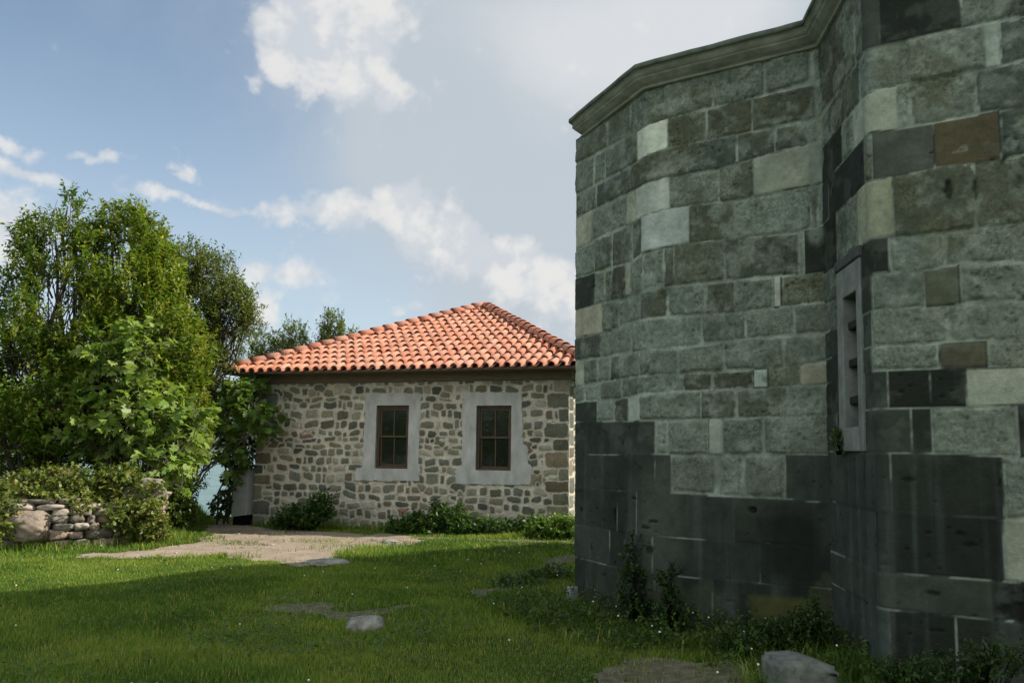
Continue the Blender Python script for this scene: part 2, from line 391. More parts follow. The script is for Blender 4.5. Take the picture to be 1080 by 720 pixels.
def inside(px, py, poly):
    r = np.zeros(np.shape(px), bool); n = len(poly)
    for i in range(n):
        (x0, y0), (x1, y1) = poly[i], poly[(i+1) % n]
        c = ((y0 > py) != (y1 > py)) & (px < (x1-x0)*(py-y0)/(y1-y0+1e-12)+x0)
        r ^= c
    return r
def wob(x, y, a): return x+a*(fbm(x*2.1, y*2.1, 21, 4)-.5), y+a*(fbm(x*2.1+40, y*2.1, 22, 4)-.5)
def patch(name, poly, res, mat, wobble=0.5, lift=0.012):
    lo = poly.min(0)-.3; hi = poly.max(0)+.3
    x = np.arange(lo[0], hi[0], res); y = np.arange(lo[1], hi[1], res); X, Y = np.meshgrid(x, y)
    F = gridfaces(len(x), len(y)); cx = X.ravel()[F].mean(1); cy = Y.ravel()[F].mean(1)
    keep = inside(*wob(cx, cy, wobble), poly)
    F = F[keep]; used = np.unique(F); mp = np.full(X.size, -1); mp[used] = np.arange(len(used))
    Z = ground(X, Y)+lift
    o = npmesh(name, np.stack([X, Y, Z], -1).reshape(-1, 3)[used], mp[F], mat=mat, smooth=True); tag(o, kind='structure'); return o
patch('path', PATH, 0.05, M_PATH, 0.7, 0.018)
for d in DIRT: patch('bare_earth', d, 0.03, M_EARTH, 0.6, 0.014)

def disc_sheet():
    bm = bmesh.new(); R = 9000
    vs = [bm.verts.new((R*math.cos(a), R*math.sin(a), SEA_Z)) for a in np.linspace(0, 2*math.pi, 65)[:-1]]
    bm.faces.new(vs); return bm
sea = bmobj('sea', disc_sheet(), M_SEA); tag(sea, kind='structure')
# far wooded shore across the water
hxs = np.linspace(-2600, 1200, 191); hys = np.linspace(1250, 2400, 40); HX, HY = np.meshgrid(hxs, hys)
prof = 30+95*np.exp(-((hxs+500)/420)**2)+60*fbm(hxs/260, hxs*0+2, 9, 4)
HZ = SEA_Z-2+prof[None, :]*sstep(HY-1262-30*fbm(HX/160, HY*0, 13, 3), 0, 420)*(0.75+0.4*fbm(HX/90, HY/90, 12, 5))
hill = npmesh('hills', np.stack([HX, HY, HZ], -1), gridfaces(191, 40), mat=M_HILL); tag(hill, kind='structure')

# ------------------------------------------------------------------ the stone church (polygonal apses) 
P = [np.array(p) for p in ((0.696, 9.051), (1.236, 7.839), (2.589, 6.856), (2.462, 5.65), (4.434, 4.465))]
S0 = np.concatenate([[0], np.cumsum([np.linalg.norm(P[i+1]-P[i]) for i in range(4)])])      # 0, 1.326, 3.0, 4.212, 6.51
BAT = 0.02
CORNICE_Z = 5.17
TAN = [(P[i+1]-P[i])/np.linalg.norm(P[i+1]-P[i]) for i in range(4)]
NOR = [np.array((t[1], -t[0])) for t in TAN]            # pointing out of the building
def corner_off(i, d):
    """corner i of the path pushed out by d"""
    if i == 0: return P[0]+NOR[0]*d - TAN[0]*0.035*(-d/BAT if False else 0)
    if i == 4: return P[4]+NOR[3]*d
    n = NOR[i-1]+NOR[i]; return P[i]+n*(d/(1+np.dot(NOR[i-1], NOR[i])))
def base_pos(s, z):
    """point of the battered wall face at path length s, height z (arrays)"""
    s = np.asarray(s, float); z = np.asarray(z, float)
    o = np.zeros(s.shape+(2,))
    for i in range(4):
        lo = -9 if i == 0 else S0[i]; hi = 99 if i == 3 else S0[i+1]
        m = (s >= lo) & (s < hi) if i < 3 else (s >= lo)
        if not m.any(): continue
        c0 = corner_off(i, 1.0)-P[i]; c1 = corner_off(i+1, 1.0)-P[i+1]
        f = ((s[m]-S0[i])/(S0[i+1]-S0[i]))[:, None]; d = (-BAT*z[m])[:, None]
        o[m] = (P[i]+c0*d)*(1-f)+(P[i+1]+c1*d)*f
    return o
def wall_pos(s, z, off):
    r = 0.055; acc = 0; K = 7
    # soften the two outer corners only
    near = np.minimum(np.abs(s-S0[1]), np.abs(s-S0[3]))
    rr = r*sstep(near, 2.0*r, r)
    for k in np.linspace(-1, 1, K): acc = acc+base_pos(s+k*rr, z)
    p = acc/K
    e = 0.02; a = base_pos(s-np.maximum(rr, e)*0.9, z); b = base_pos(s+np.maximum(rr, e)*0.9, z)
    # no smoothing through the re-entrant corner
    inner = np.abs(s-S0[2]) < 0.05
    t = b-a; t /= np.linalg.norm(t, axis=-1, keepdims=True)+1e-9
    n = np.stack([t[..., 1], -t[..., 0]], -1)
    n[inner & (s < S0[2])] = NOR[1]; n[inner & (s >= S0[2])] = NOR[2]
    p = p+n*off[..., None]
    return np.concatenate([p, z[..., None]], -1)

AB_LINES = [
   [[-0.045, 5.201], [1.264, 5.25], [2.238, 5.219], [2.982, 5.187], [3.046, 5.186]] ,
   [[-0.175, 4.934], [0.011, 4.92], [1.078, 4.851], [1.259, 4.847], [1.561, 4.876], [2.235, 4.876], [2.517, 4.872], [2.935, 4.878], [3.039, 4.877]] ,
   [[-0.159, 4.552], [0.002, 4.552], [1.045, 4.525], [1.261, 4.536], [1.561, 4.572], [1.91, 4.562], [2.232, 4.555], [2.953, 4.53], [3.032, 4.528]] ,
   [[-0.148, 4.278], [0.035, 4.275], [0.975, 4.242], [1.263, 4.249], [1.591, 4.276], [2.02, 4.248], [2.62, 4.305], [3.028, 4.321]] ,
   [[-0.134, 3.916], [-0.02, 3.913], [1.231, 3.914], [1.572, 3.955], [2.226, 3.924], [2.877, 3.937], [3.02, 3.945]] ,
   [[-0.119, 3.559], [1.058, 3.515], [1.269, 3.557], [1.784, 3.584], [2.196, 3.56], [2.733, 3.532], [3.012, 3.557]] ,
   [[-0.105, 3.196], [1.221, 3.165], [1.543, 3.189], [2.22, 3.175], [2.783, 3.152], [3.004, 3.158]] ,
   [[-0.092, 2.881], [0.482, 2.862], [1.275, 2.893], [1.572, 2.892], [2.217, 2.878], [2.722, 2.89], [2.998, 2.896]] ,
   [[-0.082, 2.623], [0.891, 2.588], [1.277, 2.585], [1.668, 2.585], [2.215, 2.627], [2.645, 2.629], [2.993, 2.624]] ,
   [[-0.071, 2.336], [0.931, 2.345], [1.279, 2.346], [1.734, 2.35], [2.212, 2.344], [2.793, 2.364], [2.988, 2.378]] ,
   [[-0.063, 2.152], [0.934, 2.145], [1.281, 2.163], [1.733, 2.182], [2.219, 2.182], [2.984, 2.195]] ,
   [[-0.055, 1.937], [1.283, 1.909], [1.898, 1.917], [2.978, 1.937]] ,
   [[-0.041, 1.581], [1.285, 1.595], [1.96, 1.602], [2.637, 1.609], [2.971, 1.605]] ,
   [[-0.049, 1.228], [1.172, 1.244], [1.573, 1.247], [2.159, 1.232], [2.655, 1.237], [2.963, 1.219]] ,
   [[-0.033, 0.84], [0.3, 0.843], [1.291, 0.844], [2.069, 0.852], [2.727, 0.863], [2.956, 0.869]] ,
   [[-0.02, 0.498], [1.012, 0.502], [1.403, 0.507], [1.989, 0.517], [2.419, 0.523], [2.949, 0.538]] ,
   [[0.004, -0.096], [1.298, -0.07], [2.935, -0.089]] ,
]
AB_BLOCKS = [
  "-0.063 G 0.548 G 1.02 G 1.521 Gm 2.025 G 2.511 Gm 2.93 P 3.042",
  "-0.191 G 0.262 P 0.516 G 1.171 W 1.561 O 1.958 O 2.394 O 2.956 G 3.036",
  "-0.177 G 0.315 T 1.047 O 1.767 T 2.249 T 2.597 T 2.967 P 3.03",
  "-0.164 E 0.217 R 0.959 E 1.159 W 1.581 R 2.074 O 2.404 E 3.008 E 3.024",
  "-0.15 P 0.314 G 0.679 G 1.074 O 1.25 W2 1.784 O 2.216 R 2.898 G 2.953 P 3.016",
  "-0.135 K 0.325 R 0.529 R 0.687 O 0.952 E 1.043 G 1.271 Rm 1.523 O 1.621 G 2.123 O 2.786 P 2.834 K 3.008",
  "-0.121 I 0.498 R 0.827 R 1.222 T 1.562 R 1.94 O 2.209 R 2.564 W 2.634 Ro 3.001",
  "-0.11 T 0.465 R 1.068 R 1.902 G 2.311 R 2.736 R 2.996",
  "-0.099 E 0.121 G 0.412 R 0.668 T 0.847 R 1.227 G 1.668 R 2.108 R 2.643 R 2.99",
  "-0.089 P 0.129 P 0.479 Ro 0.897 R 1.724 O 1.999 O 2.378 W3 2.508 Ro 2.783 I 2.986",
  "-0.081 K 0.404 P 0.772 O 1.025 W3 1.223 R 1.89 O 2.218 Ro 2.66 R 2.981",
  "-0.07 K 0.684 K 1.438 Pm 1.563 R 1.961 W3 2.085 R 2.46 R 2.975",
  "-0.056 K 0.481 K 1.439 K 1.592 M 2.038 M2 2.272 M 2.642 K 2.967",
  "-0.041 K 0.846 K 1.191 K 2.191 K 2.959",
  "-0.026 K 0.708 K 1.412 K 2.421 K 2.952",
  "-0.008 K 0.476 K 1.433 K 1.987 K 2.942",
]
CD_LINES = [
   [[3.045, 5.061], [3.81, 5.093], [4.295, 5.371], [5.265, 5.184]] ,
   [[3.067, 4.559], [4.231, 4.548], [4.271, 4.553], [4.827, 4.554], [5.229, 4.536]] ,
   [[3.104, 4.252], [4.178, 4.208], [4.261, 4.219], [4.415, 4.228], [5.101, 4.222], [5.212, 4.229]] ,
   [[3.077, 3.922], [4.15, 3.9], [4.252, 3.911], [4.379, 3.9], [4.65, 3.896], [5.056, 3.902], [5.194, 3.893]] ,
   [[3.108, 3.57], [4.119, 3.559], [4.242, 3.551], [4.368, 3.558], [4.637, 3.569], [5.039, 3.566], [5.176, 3.575]] ,
   [[3.102, 3.128], [4.036, 3.12], [4.229, 3.121], [4.36, 3.125], [4.677, 3.112], [5.152, 3.121]] ,
   [[3.08, 2.865], [4.183, 2.869], [4.222, 2.875], [4.532, 2.863], [4.782, 2.877], [5.137, 2.857]] ,
   [[3.061, 2.626], [4.159, 2.614], [4.215, 2.612], [4.493, 2.61], [4.77, 2.613], [5.123, 2.602]] ,
   [[3.072, 2.401], [4.136, 2.361], [5.11, 2.351]] ,
   [[3.055, 2.197], [4.14, 2.183], [4.565, 2.184], [4.774, 2.182], [5.101, 2.18]] ,
   [[3.033, 1.932], [4.116, 1.922], [4.561, 1.924], [5.087, 1.933]] ,
   [[3.009, 1.636], [3.943, 1.627], [4.543, 1.624], [4.951, 1.61], [5.07, 1.606]] ,
   [[2.978, 1.246], [3.274, 1.229], [4.092, 1.232], [4.639, 1.229], [4.937, 1.22], [5.049, 1.22]] ,
   [[2.944, 0.836], [4.055, 0.831], [4.719, 0.839], [5.029, 0.84]] ,
   [[2.952, 0.588], [4.033, 0.594], [4.504, 0.605], [4.656, 0.597], [5.016, 0.596]] ,
   [[2.899, -0.067], [3.976, -0.024], [4.986, 0.024]] ,
]
CD_BLOCKS = [
  "3.088 O 3.96 G 4.148 K2 4.322 B 4.849 T 5.41",
  "3.056 O 3.672 T 4.036 P 4.503 R 4.984 W3 5.075 T 5.382",
  "3.031 B 3.594 P 3.892 E 4.416 P 4.503 R 4.922 T 5.363",
  "3.005 B2 3.181 B 4.113 P 4.234 Gs 4.643 N 5.048 T 5.344",
  "2.973 B 3.373 G 3.658 R 3.944 E2 4.367 O 4.877 O 5.321",
  "2.945 G 3.37 K 4.024 B 4.226 K 4.331 R 4.678 R 5.301",
  "2.924 G 3.349 K 3.979 K 4.192 R 4.545 Os 4.759 R 5.286",
  "2.906 K 3.329 K 3.957 K 4.168 R 4.68 R 5.271",
  "2.888 K 3.311 K 3.937 K 4.148 R 4.614 N2 4.903 R 5.259",
  "2.869 K 3.292 K 3.917 K 4.296 B 4.56 B 4.768 W4 5.247",
  "2.846 K 3.268 K 3.892 K 4.434 B 4.555 R 5.048 B 5.231",
  "2.818 K2 3.925 K 4.294 B 4.946 R 5.21",
  "2.786 K2 4.133 B 4.932 E 5.188",
  "2.759 K2 3.984 K 4.85 Kb 5.171",
  "2.722 K2 3.965 K2 4.259 B 4.644 B 5.148",
]

STONE = {   # colour, rough?, relief, mortar width
 'G': ((.150, .165, .140), 1, .010, .010), 'Gs': ((.105, .117, .100), 0, .004, .006), 'Gm': ((.150, .165, .140), 1, .012, .016), 'R': ((.195, .218, .190), 1, .015, .014), 'Rm': ((.205, .23, .205), 1, .016, .016),
 'Ro': ((.150, .158, .122), 1, .014, .012), 'O': ((.102, .108, .083), 1, .007, .009), 'Os': ((.115, .122, .088), 0, .004, .008), 'T': ((.096, .112, .099), 1, .007, .009),
 'K': ((.034, .041, .036), 0, .003, .0036), 'Kb': ((.030, .035, .034), 1, .012, .006), 'K2': ((.048, .058, .052), 0, .003, .0034), 'B': ((.020, .0245, .021), 0, .003, .0036), 'B2': ((.030, .036, .036), 0, .003, .006),
 'W': ((.58, .60, .56), 0, .007, .006), 'W2': ((.50, .54, .545), 0, .006, .007), 'W3': ((.42, .465, .435), 0, .005, .005), 'W4': ((.37, .39, .345), 0, .006, .008),
 'E': ((.40, .41, .34), 0, .008, .007), 'E2': ((.34, .35, .265), 0, .006, .006), 'P': ((.245, .27, .245), 1, .012, .016), 'Pm': ((.26, .285, .265), 1, .010, .02), 'N': ((.130, .108, .070), 0, .005, .007), 'N2': ((.095, .085, .062), 0, .005, .01), 'I': ((.39, .355, .30), 0, .005, .006),
 'M': ((.215, .24, .215), 1, .012, .028), 'M2': ((.30, .33, .31), 1, .022, .02)}
def parse(rows):
    out = []
    for r in rows:
        t = r.split(); out.append(([float(v) for v in t[0::2]], t[1::2]))
    return out
SYS = [(AB_LINES, parse(AB_BLOCKS)), (CD_LINES, parse(CD_BLOCKS))]
WIN = (3.52, 3.885, 1.80, 2.825)                 # opening in the short face: s0, s1, z0, z1
STONE_TINT = np.array((.97, 1.03, .985))*.84
def church_wall():
    ds = 0.0125
    sA = np.linspace(0, S0[2]-0.002, int(S0[2]/ds)); sC = np.linspace(S0[2]+0.002, S0[4], int((S0[4]-S0[2])/ds))
    s1 = np.concatenate([sA, sC]); z1 = np.arange(-0.3, CORNICE_Z+0.06, ds)
    S, Z = np.meshgrid(s1, z1); S = S.copy(); shp = S.shape
    # the far edge of the first face leans a little the other way
    Sx = S - 0.033*np.clip(Z, 0, 9)*np.clip(1-S/S0[1], 0, 1)
    jx = (fbm(Sx*16, Z*16, 31, 4)-.5); jy = (fbm(Sx*16+50, Z*16, 32, 4)-.5)
    big = fbm(Sx*3.1, Z*3.1, 33, 4)-.5
    off = np.zeros(shp); colr = np.zeros(shp+(3,)); ed = np.full(shp, 0.0); done = np.zeros(shp, bool)
    ruf = np.zeros(shp); bid = np.zeros(shp, int); mw = np.full(shp, .012); k = 0
    for q, (lines, blocks) in enumerate(SYS):
        msk = (S < S0[2]) if q == 0 else (S >= S0[2])
        for i, (bs, ty) in enumerate(blocks):
            top = np.interp(Sx, *np.array(lines[i]).T); bot = np.interp(Sx, *np.array(lines[i+1]).T)
            if i == 0: top = top+0.4
            if i == len(blocks)-1: bot = bot-0.6
            hh = max(float(np.median(top-bot)), .05)
            bs = list(bs); ty = list(ty)
            if q == 1:
                bs[0] = 2.5; r2 = random.Random(i*7+3); end = bs[-1]
                while bs[-1] < 7: bs.append(bs[-1]+r2.uniform(.35, .75)); ty.append(r2.choice('RGORTKKB' if i < 9 else 'KBKBK'))
            else: bs[0] = -2; bs[-1] = 3.5
            row = msk & (Z <= top) & (Z > bot)
            for j, t in enumerate(ty):
                m = row & (Sx >= bs[j]) & (Sx < bs[j+1])
                if not m.any(): continue
                k += 1; r3 = random.Random(k*13+q); c, rough, rel, w = STONE[t]
                a = (.012 if rough else .0014)
                dl = Sx[m]-bs[j]+a*2*jx[m]; dr = bs[j+1]-Sx[m]+a*2*jx[m]; dt = top[m]-Z[m]+a*2*jy[m]; db = Z[m]-bot[m]+a*2*jy[m]
                if i == 0: dt = dt*0+1
                # smooth minimum keeps the block corners rounded
                e = np.minimum(np.minimum(dl, dr), np.minimum(dt, db)); e2 = np.minimum(dl, dr)**-1.0 if False else e
                ed[m] = e-(rough*(.013*np.clip(big[m]*3.4, -1, 1.8)))
                ruf[m] = rough; mw[m] = w; bid[m] = k
                v = r3.uniform(.82, 1.18) if rough or t[0] not in 'KB' else r3.uniform(.66, 1.45); hue = r3.uniform(-.035, .035)
                colr[m] = np.array((c[0]*v*(1+hue), c[1]*v, c[2]*v*(1-hue)))
                off[m] = r3.uniform(-.004, .006)*(1+rough) + (0.006 if t in ('W', 'W2') else 0)
                n1 = fbm(Sx[m]*26+k, Z[m]*26, 40, 4); n2 = fbm(Sx[m]*7+k*3, Z[m]*7, 41, 3)
                off[m] += rel*(n1-.5)*1.5 + rel*(n2-.5)*1.2
                # tool marks and pits
                if rough:
                    pit = sstep(vnoise(Sx[m]*42, Z[m]*42, 44), .80, .90)*sstep(fbm(Sx[m]*3, Z[m]*3, 45, 2), .35, .6)
                    off[m] -= .012*pit
                    colr[m] *= (1-.45*pit)[:, None]
                    li = sstep(fbm(Sx[m]*9+k, Z[m]*9, 46, 4), .52, .72)          # pale lichen crust
                    colr[m] = colr[m]*(1-.5*li[:, None])+np.array((.26, .285, .26))*(.5*li[:, None])
                else:
                    pit = sstep(vnoise(Sx[m]*16+9, Z[m]*26, 47), .93, .97)*(t[0] in 'KBNG')
                    off[m] -= .014*pit; colr[m] *= (1-.6*pit)[:, None]
    # long grime runs and olive moss over the upper courses
    gr_ = fbm(S*2.6, Z*.9, 55, 5); colr = colr*(.72+.58*gr_)[..., None]
    ms = (sstep(fbm(S*3.4, Z*2.6, 56, 5), .54, .72)*.55*sstep(Z, 1.7, 2.6)*ruf)[..., None]; colr = colr*(1-ms)+np.array((.105, .108, .066))*ms
    # joints
    stone = sstep(ed, mw*0.55, mw*1.25)
    mort_rough = np.array((.33, .36, .325))*(0.42+1.05*fbm(S*5, Z*5, 51, 5))[..., None]
    thin = .8*sstep(fbm(S*4, Z*4, 52, 3), .40, .54)[..., None]
    mort_dark = np.array((.05, .056, .055))*(1-thin)+np.array((.34, .37, .35))*thin
    mort = np.where(ruf[..., None] > .5, mort_rough, mort_dark)
    colr = mort*(1-stone[..., None])+colr*stone[..., None]
    off = off*stone + (1-stone)*np.where(ruf > .5, -.006+.014*(fbm(S*15, Z*15, 53, 3)-.5), -.004) - .008*(1-sstep(ed, mw, mw+.018))*ruf
    # crust of old lime under the cornice, in the re-entrant corner and beside the patch
    def stain(cs, cz, rs, rz, amt, c, seed, sharp=.5):
        g = np.exp(-((S-cs)/rs)**2-((Z-cz)/rz)**2)+(fbm(S*7, Z*4, seed, 5)-.5)*1.5
        f = (sstep(g, sharp, sharp+.35)*amt)[..., None]
        nonlocal colr
        colr = colr*(1-f)+np.array(c)*f
    stain(2.95, 4.3, .12, 1.1, .75, (.26, .285, .262), 60); stain(2.2, 5.0, .7, .12, .7, (.25, .275, .25), 61); stain(1.65, 5.0, .35, .10, .7, (.28, .30, .28), 62)
    stain(1.42, 3.3, .16, .12, .8, (.30, .33, .31), 63); stain(1.75, 1.62, .3, .05, .6, (.28, .30, .28), 64)
    stain(2.55, 1.75, .22, .2, .6, (.20, .225, .205), 65)
    # water stains down the dark lower courses
    low = sstep(Z, 1.95, 1.5)
    stk = fbm(S*9, Z*0.5, 66, 4)
    f = (sstep(stk, .54, .74)*low*.34)[..., None]; colr = colr*(1-f)+np.array((.115, .132, .128))*f
    pp = (sstep(fbm(S*1.5, Z*1.1, 72, 5), .50, .70)*low*.42+np.exp(-((S-.42)/.3)**2)*low*.22*(.4+fbm(S*6, Z*2, 74, 4)))[..., None]; colr = colr*(1-pp)+np.array((.098, .112, .100))*pp
    # lime and lichen crust spreading over stones and joints alike
    cr = (sstep(fbm(S*4.6, Z*6.0, 75, 6, .6), .53, .66)*.50*sstep(Z, 1.5, 1.75)*np.clip(ruf+.25, 0, 1)); off += .005*cr; cr = cr[..., None]; colr = colr*(1-cr)+np.array((.29, .318, .285))*cr
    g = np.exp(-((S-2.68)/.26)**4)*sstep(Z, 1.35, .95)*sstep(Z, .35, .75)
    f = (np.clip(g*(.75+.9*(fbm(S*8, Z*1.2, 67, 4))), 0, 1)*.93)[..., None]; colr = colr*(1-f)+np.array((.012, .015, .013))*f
    stain(2.62, .33, .34, .13, .85, (.085, .088, .028), 68, .38); stain(2.95, .25, .10, .4, .6, (.075, .08, .04), 69); stain(1.9, .32, .6, .14, .55, (.07, .085, .055), 70)
    # chips knocked out of the dark blocks
    for cs, cz, ra, rb, dep in ((.81, .98, .028, .085, .03), (.36, .62, .022, .06, .02), (1.15, 1.18, .05, .012, .015), (1.33, .92, .06, .02, .015), (1.42, .98, .05, .015, .015), (2.36, 1.13, .04, .03, .02), (.13, 1.0, .03, .03, .015), (1.37, .72, .05, .04, .015), (4.72, 3.40, .035, .075, .025), (4.877, 3.40, .010, .11, .02), (4.4, 1.45, .05, .015, .01), (4.75, 1.05, .05, .015, .01), (4.52, .73, .05, .02, .01), (4.53, .35, .05, .025, .012), (5.0, .66, .13, .07, .02)):
        g = np.exp(-((S-cs)/ra)**2-((Z-cz)/rb)**2)*(.6+.8*fbm(S*30, Z*30, 71, 2)); f = sstep(g, .35, .6)
        off -= dep*f; colr *= (1-.65*f)[..., None]
    # white smears on the brown block, crack
    for cs, cz, ra, rb in ((4.79, 3.665, .07, .018), (4.83, 3.69, .03, .03)):
        f = sstep(np.exp(-((S-cs)/ra)**2-((Z-cz)/rb)**2)+(fbm(S*40, Z*40, 73, 3)-.5), .45, .7)[..., None]*.7; colr = colr*(1-f)+np.array((.25, .24, .2))*f
    V = wall_pos(Sx.ravel(), Z.ravel(), off.ravel())
    F = gridfaces(shp[1], shp[0]); fs = Sx.ravel()[F].mean(1); fz = Z.ravel()[F].mean(1)
    hole = (fs > WIN[0]) & (fs < WIN[1]) & (fz > WIN[2]) & (fz < WIN[3])
    return V, F[~hole], np.concatenate([colr.reshape(-1, 3)*STONE_TINT, np.clip(.30+.75*ruf*stone+.3*(1-stone), 0, 1).reshape(-1, 1)], 1)
CH = (4.4, 9.0, 0.0)
church = empty('stone_church', CH, 'tall grey green stone church with polygonal bays and slit window, right of cottage', 'church')
V, F, cl = church_wall()
# the sides that stand behind and beyond, in plain coursed blocks
REST = [P[4], np.array((9.2, 4.2)), np.array((9.2, 14.5)), np.array((6.6, 14.5)), np.array((2.45, 11.6)), P[0]]
def plain_wall(a, b, seed):
    L = np.linalg.norm(b-a); t = (b-a)/L; n = np.array((t[1], -t[0])); d = 0.06
    s = np.arange(0, L+d, d); s[-1] = L; z = np.arange(-.3, CORNICE_Z+.06, d); S, Z = np.meshgrid(s, z)
    row = np.floor(Z/.36); rz = Z/.36-row; sx = S/.62+hash2(row, row*0, seed)*1.0; bx = np.floor(sx); fx = sx-bx
    h = hash2(bx, row, seed+1); e = np.minimum(np.minimum(fx, 1-fx)*.62, np.minimum(rz, 1-rz)*.36)
    c = np.where((Z < 1.6)[..., None], np.array((.047, .056, .055)), np.array((.16, .178, .15)))*(.7+.7*h)[..., None]
    c = np.where((e < .02)[..., None], np.array((.2, .22, .2)), c)
    off = .01*(h-.5)+.02*(fbm(S*6, Z*6, seed, 3)-.5)
    p = a+S[..., None]*t+n*(off-BAT*Z)[..., None]
    if b is P[0] or np.allclose(b, P[0]):        # meet the first face along its leaning edge
        tgt = base_pos(-.033*np.clip(z, 0, 9), z)+TAN[0]*.004-NOR[0]*.004; p = p+(tgt-p[:, -1])[:, None, :]*((S/L)**3)[..., None]
    return np.concatenate([p, Z[..., None]], -1).reshape(-1, 3), gridfaces(len(s), len(z)), c.reshape(-1, 3)
for i in range(5):
    v2, f2, c2 = plain_wall(REST[i], REST[i+1], 80+i); F = np.concatenate([F, f2+len(V)]); V = np.concatenate([V, v2]); cl = np.concatenate([cl, np.concatenate([c2, c2[:, :1]*0+.8], 1)])
under(church, npmesh('wall', V, F, cl, M_STONE, smooth=True))

# cornice: a moulding swept round the whole building
def ring(d):
    pts = P+REST[1:5]; n = len(pts); out = []
    for i in range(n):
        a, b, c = pts[i-1], pts[i], pts[(i+1) % n]
        t0 = (b-a)/np.linalg.norm(b-a); t1 = (c-b)/np.linalg.norm(c-b); n0 = np.array((t0[1], -t0[0])); n1 = np.array((t1[1], -t1[0]))
        out.append(b+(n0+n1)*(d/(1+np.dot(n0, n1))))
    return out
IN = -BAT*CORNICE_Z
prof = [(-.04, 0), (.028, 0), (.034, .012), (.036, .030), (.055, .036), (.075, .060), (.108, .088), (.118, .100), (.118, .112), (.132, .114), (.132, .178), (.152, .186), (.158, .190), (.162, .245), (.150, .262), (-.3, .30)]
CDZ = [.02, .065, .015, 0, 0, 0, 0, 0, 0]
def sweep(profile, z0, subdiv=14):
    rings = [ring(IN+d) for d, _ in profile]; n = len(rings[0]); V = []; rows = []
    for (d, h), rg in zip(profile, rings):
        row = []
        for i in range(n):
            a, b = rg[i], rg[(i+1) % n]; k = subdiv if i < 4 else 3
            for q in range(k):
                p = a*(1-q/k)+b*q/k; w = (float(vnoise(p[0]*6, p[1]*6, 90))-.5)*.010*(1 if .03 < d else 0)
                zc_ = CDZ[i % n]*(1-q/k)+CDZ[(i+1) % n]*q/k
                row.append(len(V)); V.append((p[0], p[1], z0+h*.86+w+zc_))
        rows.append(row)
    F = []
    for r0, r1 in zip(rows, rows[1:]):
        for k in range(len(r0)): F.append((r0[k], r0[(k+1) % len(r0)], r1[(k+1) % len(r0)], r1[k]))
    return np.array(V), np.array(F)
v, f = sweep(prof[:13], CORNICE_Z); under(church, npmesh('cornice', v, f, mat=M_CORN))
v, f = sweep([(.150, .1905), (.166, .190), (.170, .215), (.166, .246), (.150, .262), (-.35, .30)], CORNICE_Z); under(church, npmesh('cornice_edge', v, f, mat=M_CORN_TOP))
bm = bmesh.new()
rg = [bm.verts.new((p[0], p[1], CORNICE_Z+.29)) for p in ring(IN-.30)]; ap = bm.verts.new((5.6, 9.0, CORNICE_Z+.75))
for i in range(len(rg)): bm.faces.new((rg[i], rg[(i+1) % len(rg)], ap))
under(church, bmobj('roof', bm, M_LEAD))

# slit window in the short face
tC = TAN[2]; nC = NOR[2]
def cpos(s, d, z):
    p = P[2]+tC*(s-S0[2])+nC*(d-BAT*z); return Vector((p[0], p[1], z))
def cslab(bm, s0, s1, d0, d1, z0, z1):
    vs = [bm.verts.new(cpos(s, d, z)) for z in (z0, z1) for d in (d0, d1) for s in (s0, s1)]
    for q in ((0, 1, 3, 2), (4, 6, 7, 5), (0, 4, 5, 1), (1, 5, 7, 3), (3, 7, 6, 2), (2, 6, 4, 0)): bm.faces.new([vs[i] for i in q])
bm = bmesh.new(); fs0, fs1, fz0, fz1 = 3.385, 3.965, 1.635, 3.045
cslab(bm, fs0, WIN[0]+.012, -.14, .022, fz0, fz1); cslab(bm, WIN[1]-.012, fs1, -.14, .022, fz0, fz1)
cslab(bm, WIN[0]+.012, WIN[1]-.012, -.14, .0215, WIN[3]-.012, fz1-.001); cslab(bm, WIN[0]+.012, WIN[1]-.012, -.14, .030, fz0+.001, WIN[2]+.012)
bmesh.ops.bevel(bm, geom=bm.edges[:], offset=.006, segments=1, affect='EDGES')
fr = under(church, bmobj('window_frame', bm, M_FRAME))
bm = bmesh.new(); cslab(bm, WIN[0]-.05, WIN[1]+.05, -.40, -.125, WIN[2]-.05, WIN[3]+.05)
bk = bmobj('window_recess', bm, M_DARK); under(church, bk)
bm = bmesh.new(); cslab(bm, 3.80, 3.83, -.10, -.075, WIN[2]+.012, WIN[3]-.012)
under(church, bmobj('window_bar', bm, M_IRON))
for zc in (2.595, 2.305, 2.02):
    bm = bmesh.new(); cslab(bm, WIN[0]+.012, WIN[1]-.012, -.074, -.018, zc-.03, zc+.03); bmesh.ops.bevel(bm, geom=bm.edges[:], offset=.006, segments=1, affect='EDGES')
    under(church, bmobj('window_bar', bm, M_IRON))
bm = bmesh.new(); cslab(bm, 3.37, 3.98, -.05, .034, fz1+.002, fz1+.085); bmesh.ops.bevel(bm, geom=bm.edges[:], offset=.008, segments=1, affect='EDGES')
lin = bmobj('window_lintel', bm, mat_simple('dark_lintel', (.05, .058, .056), (.09, .1, .095), 10, .85)); under(church, lin)
# pale foot stone where the corner meets the turf
bm = bmesh.new(); box(bm, -.045, .035, -.10, .05, -.1, .20, Matrix.Translation((P[0][0]+.02, P[0][1]-.02, 0)) @ Matrix.Rotation(rad(-66), 4, 'Z'), .012)
under(church, bmobj('corner_foot', bm, M_FRAME))

# raised nave of the church, standing well back from the bays
bm = bmesh.new(); box(bm, 4.7, 9.0, 4.9, 9.4, CORNICE_Z+.25, 7.9)
under(church, bmobj('upper_wall', bm, M_CORN))

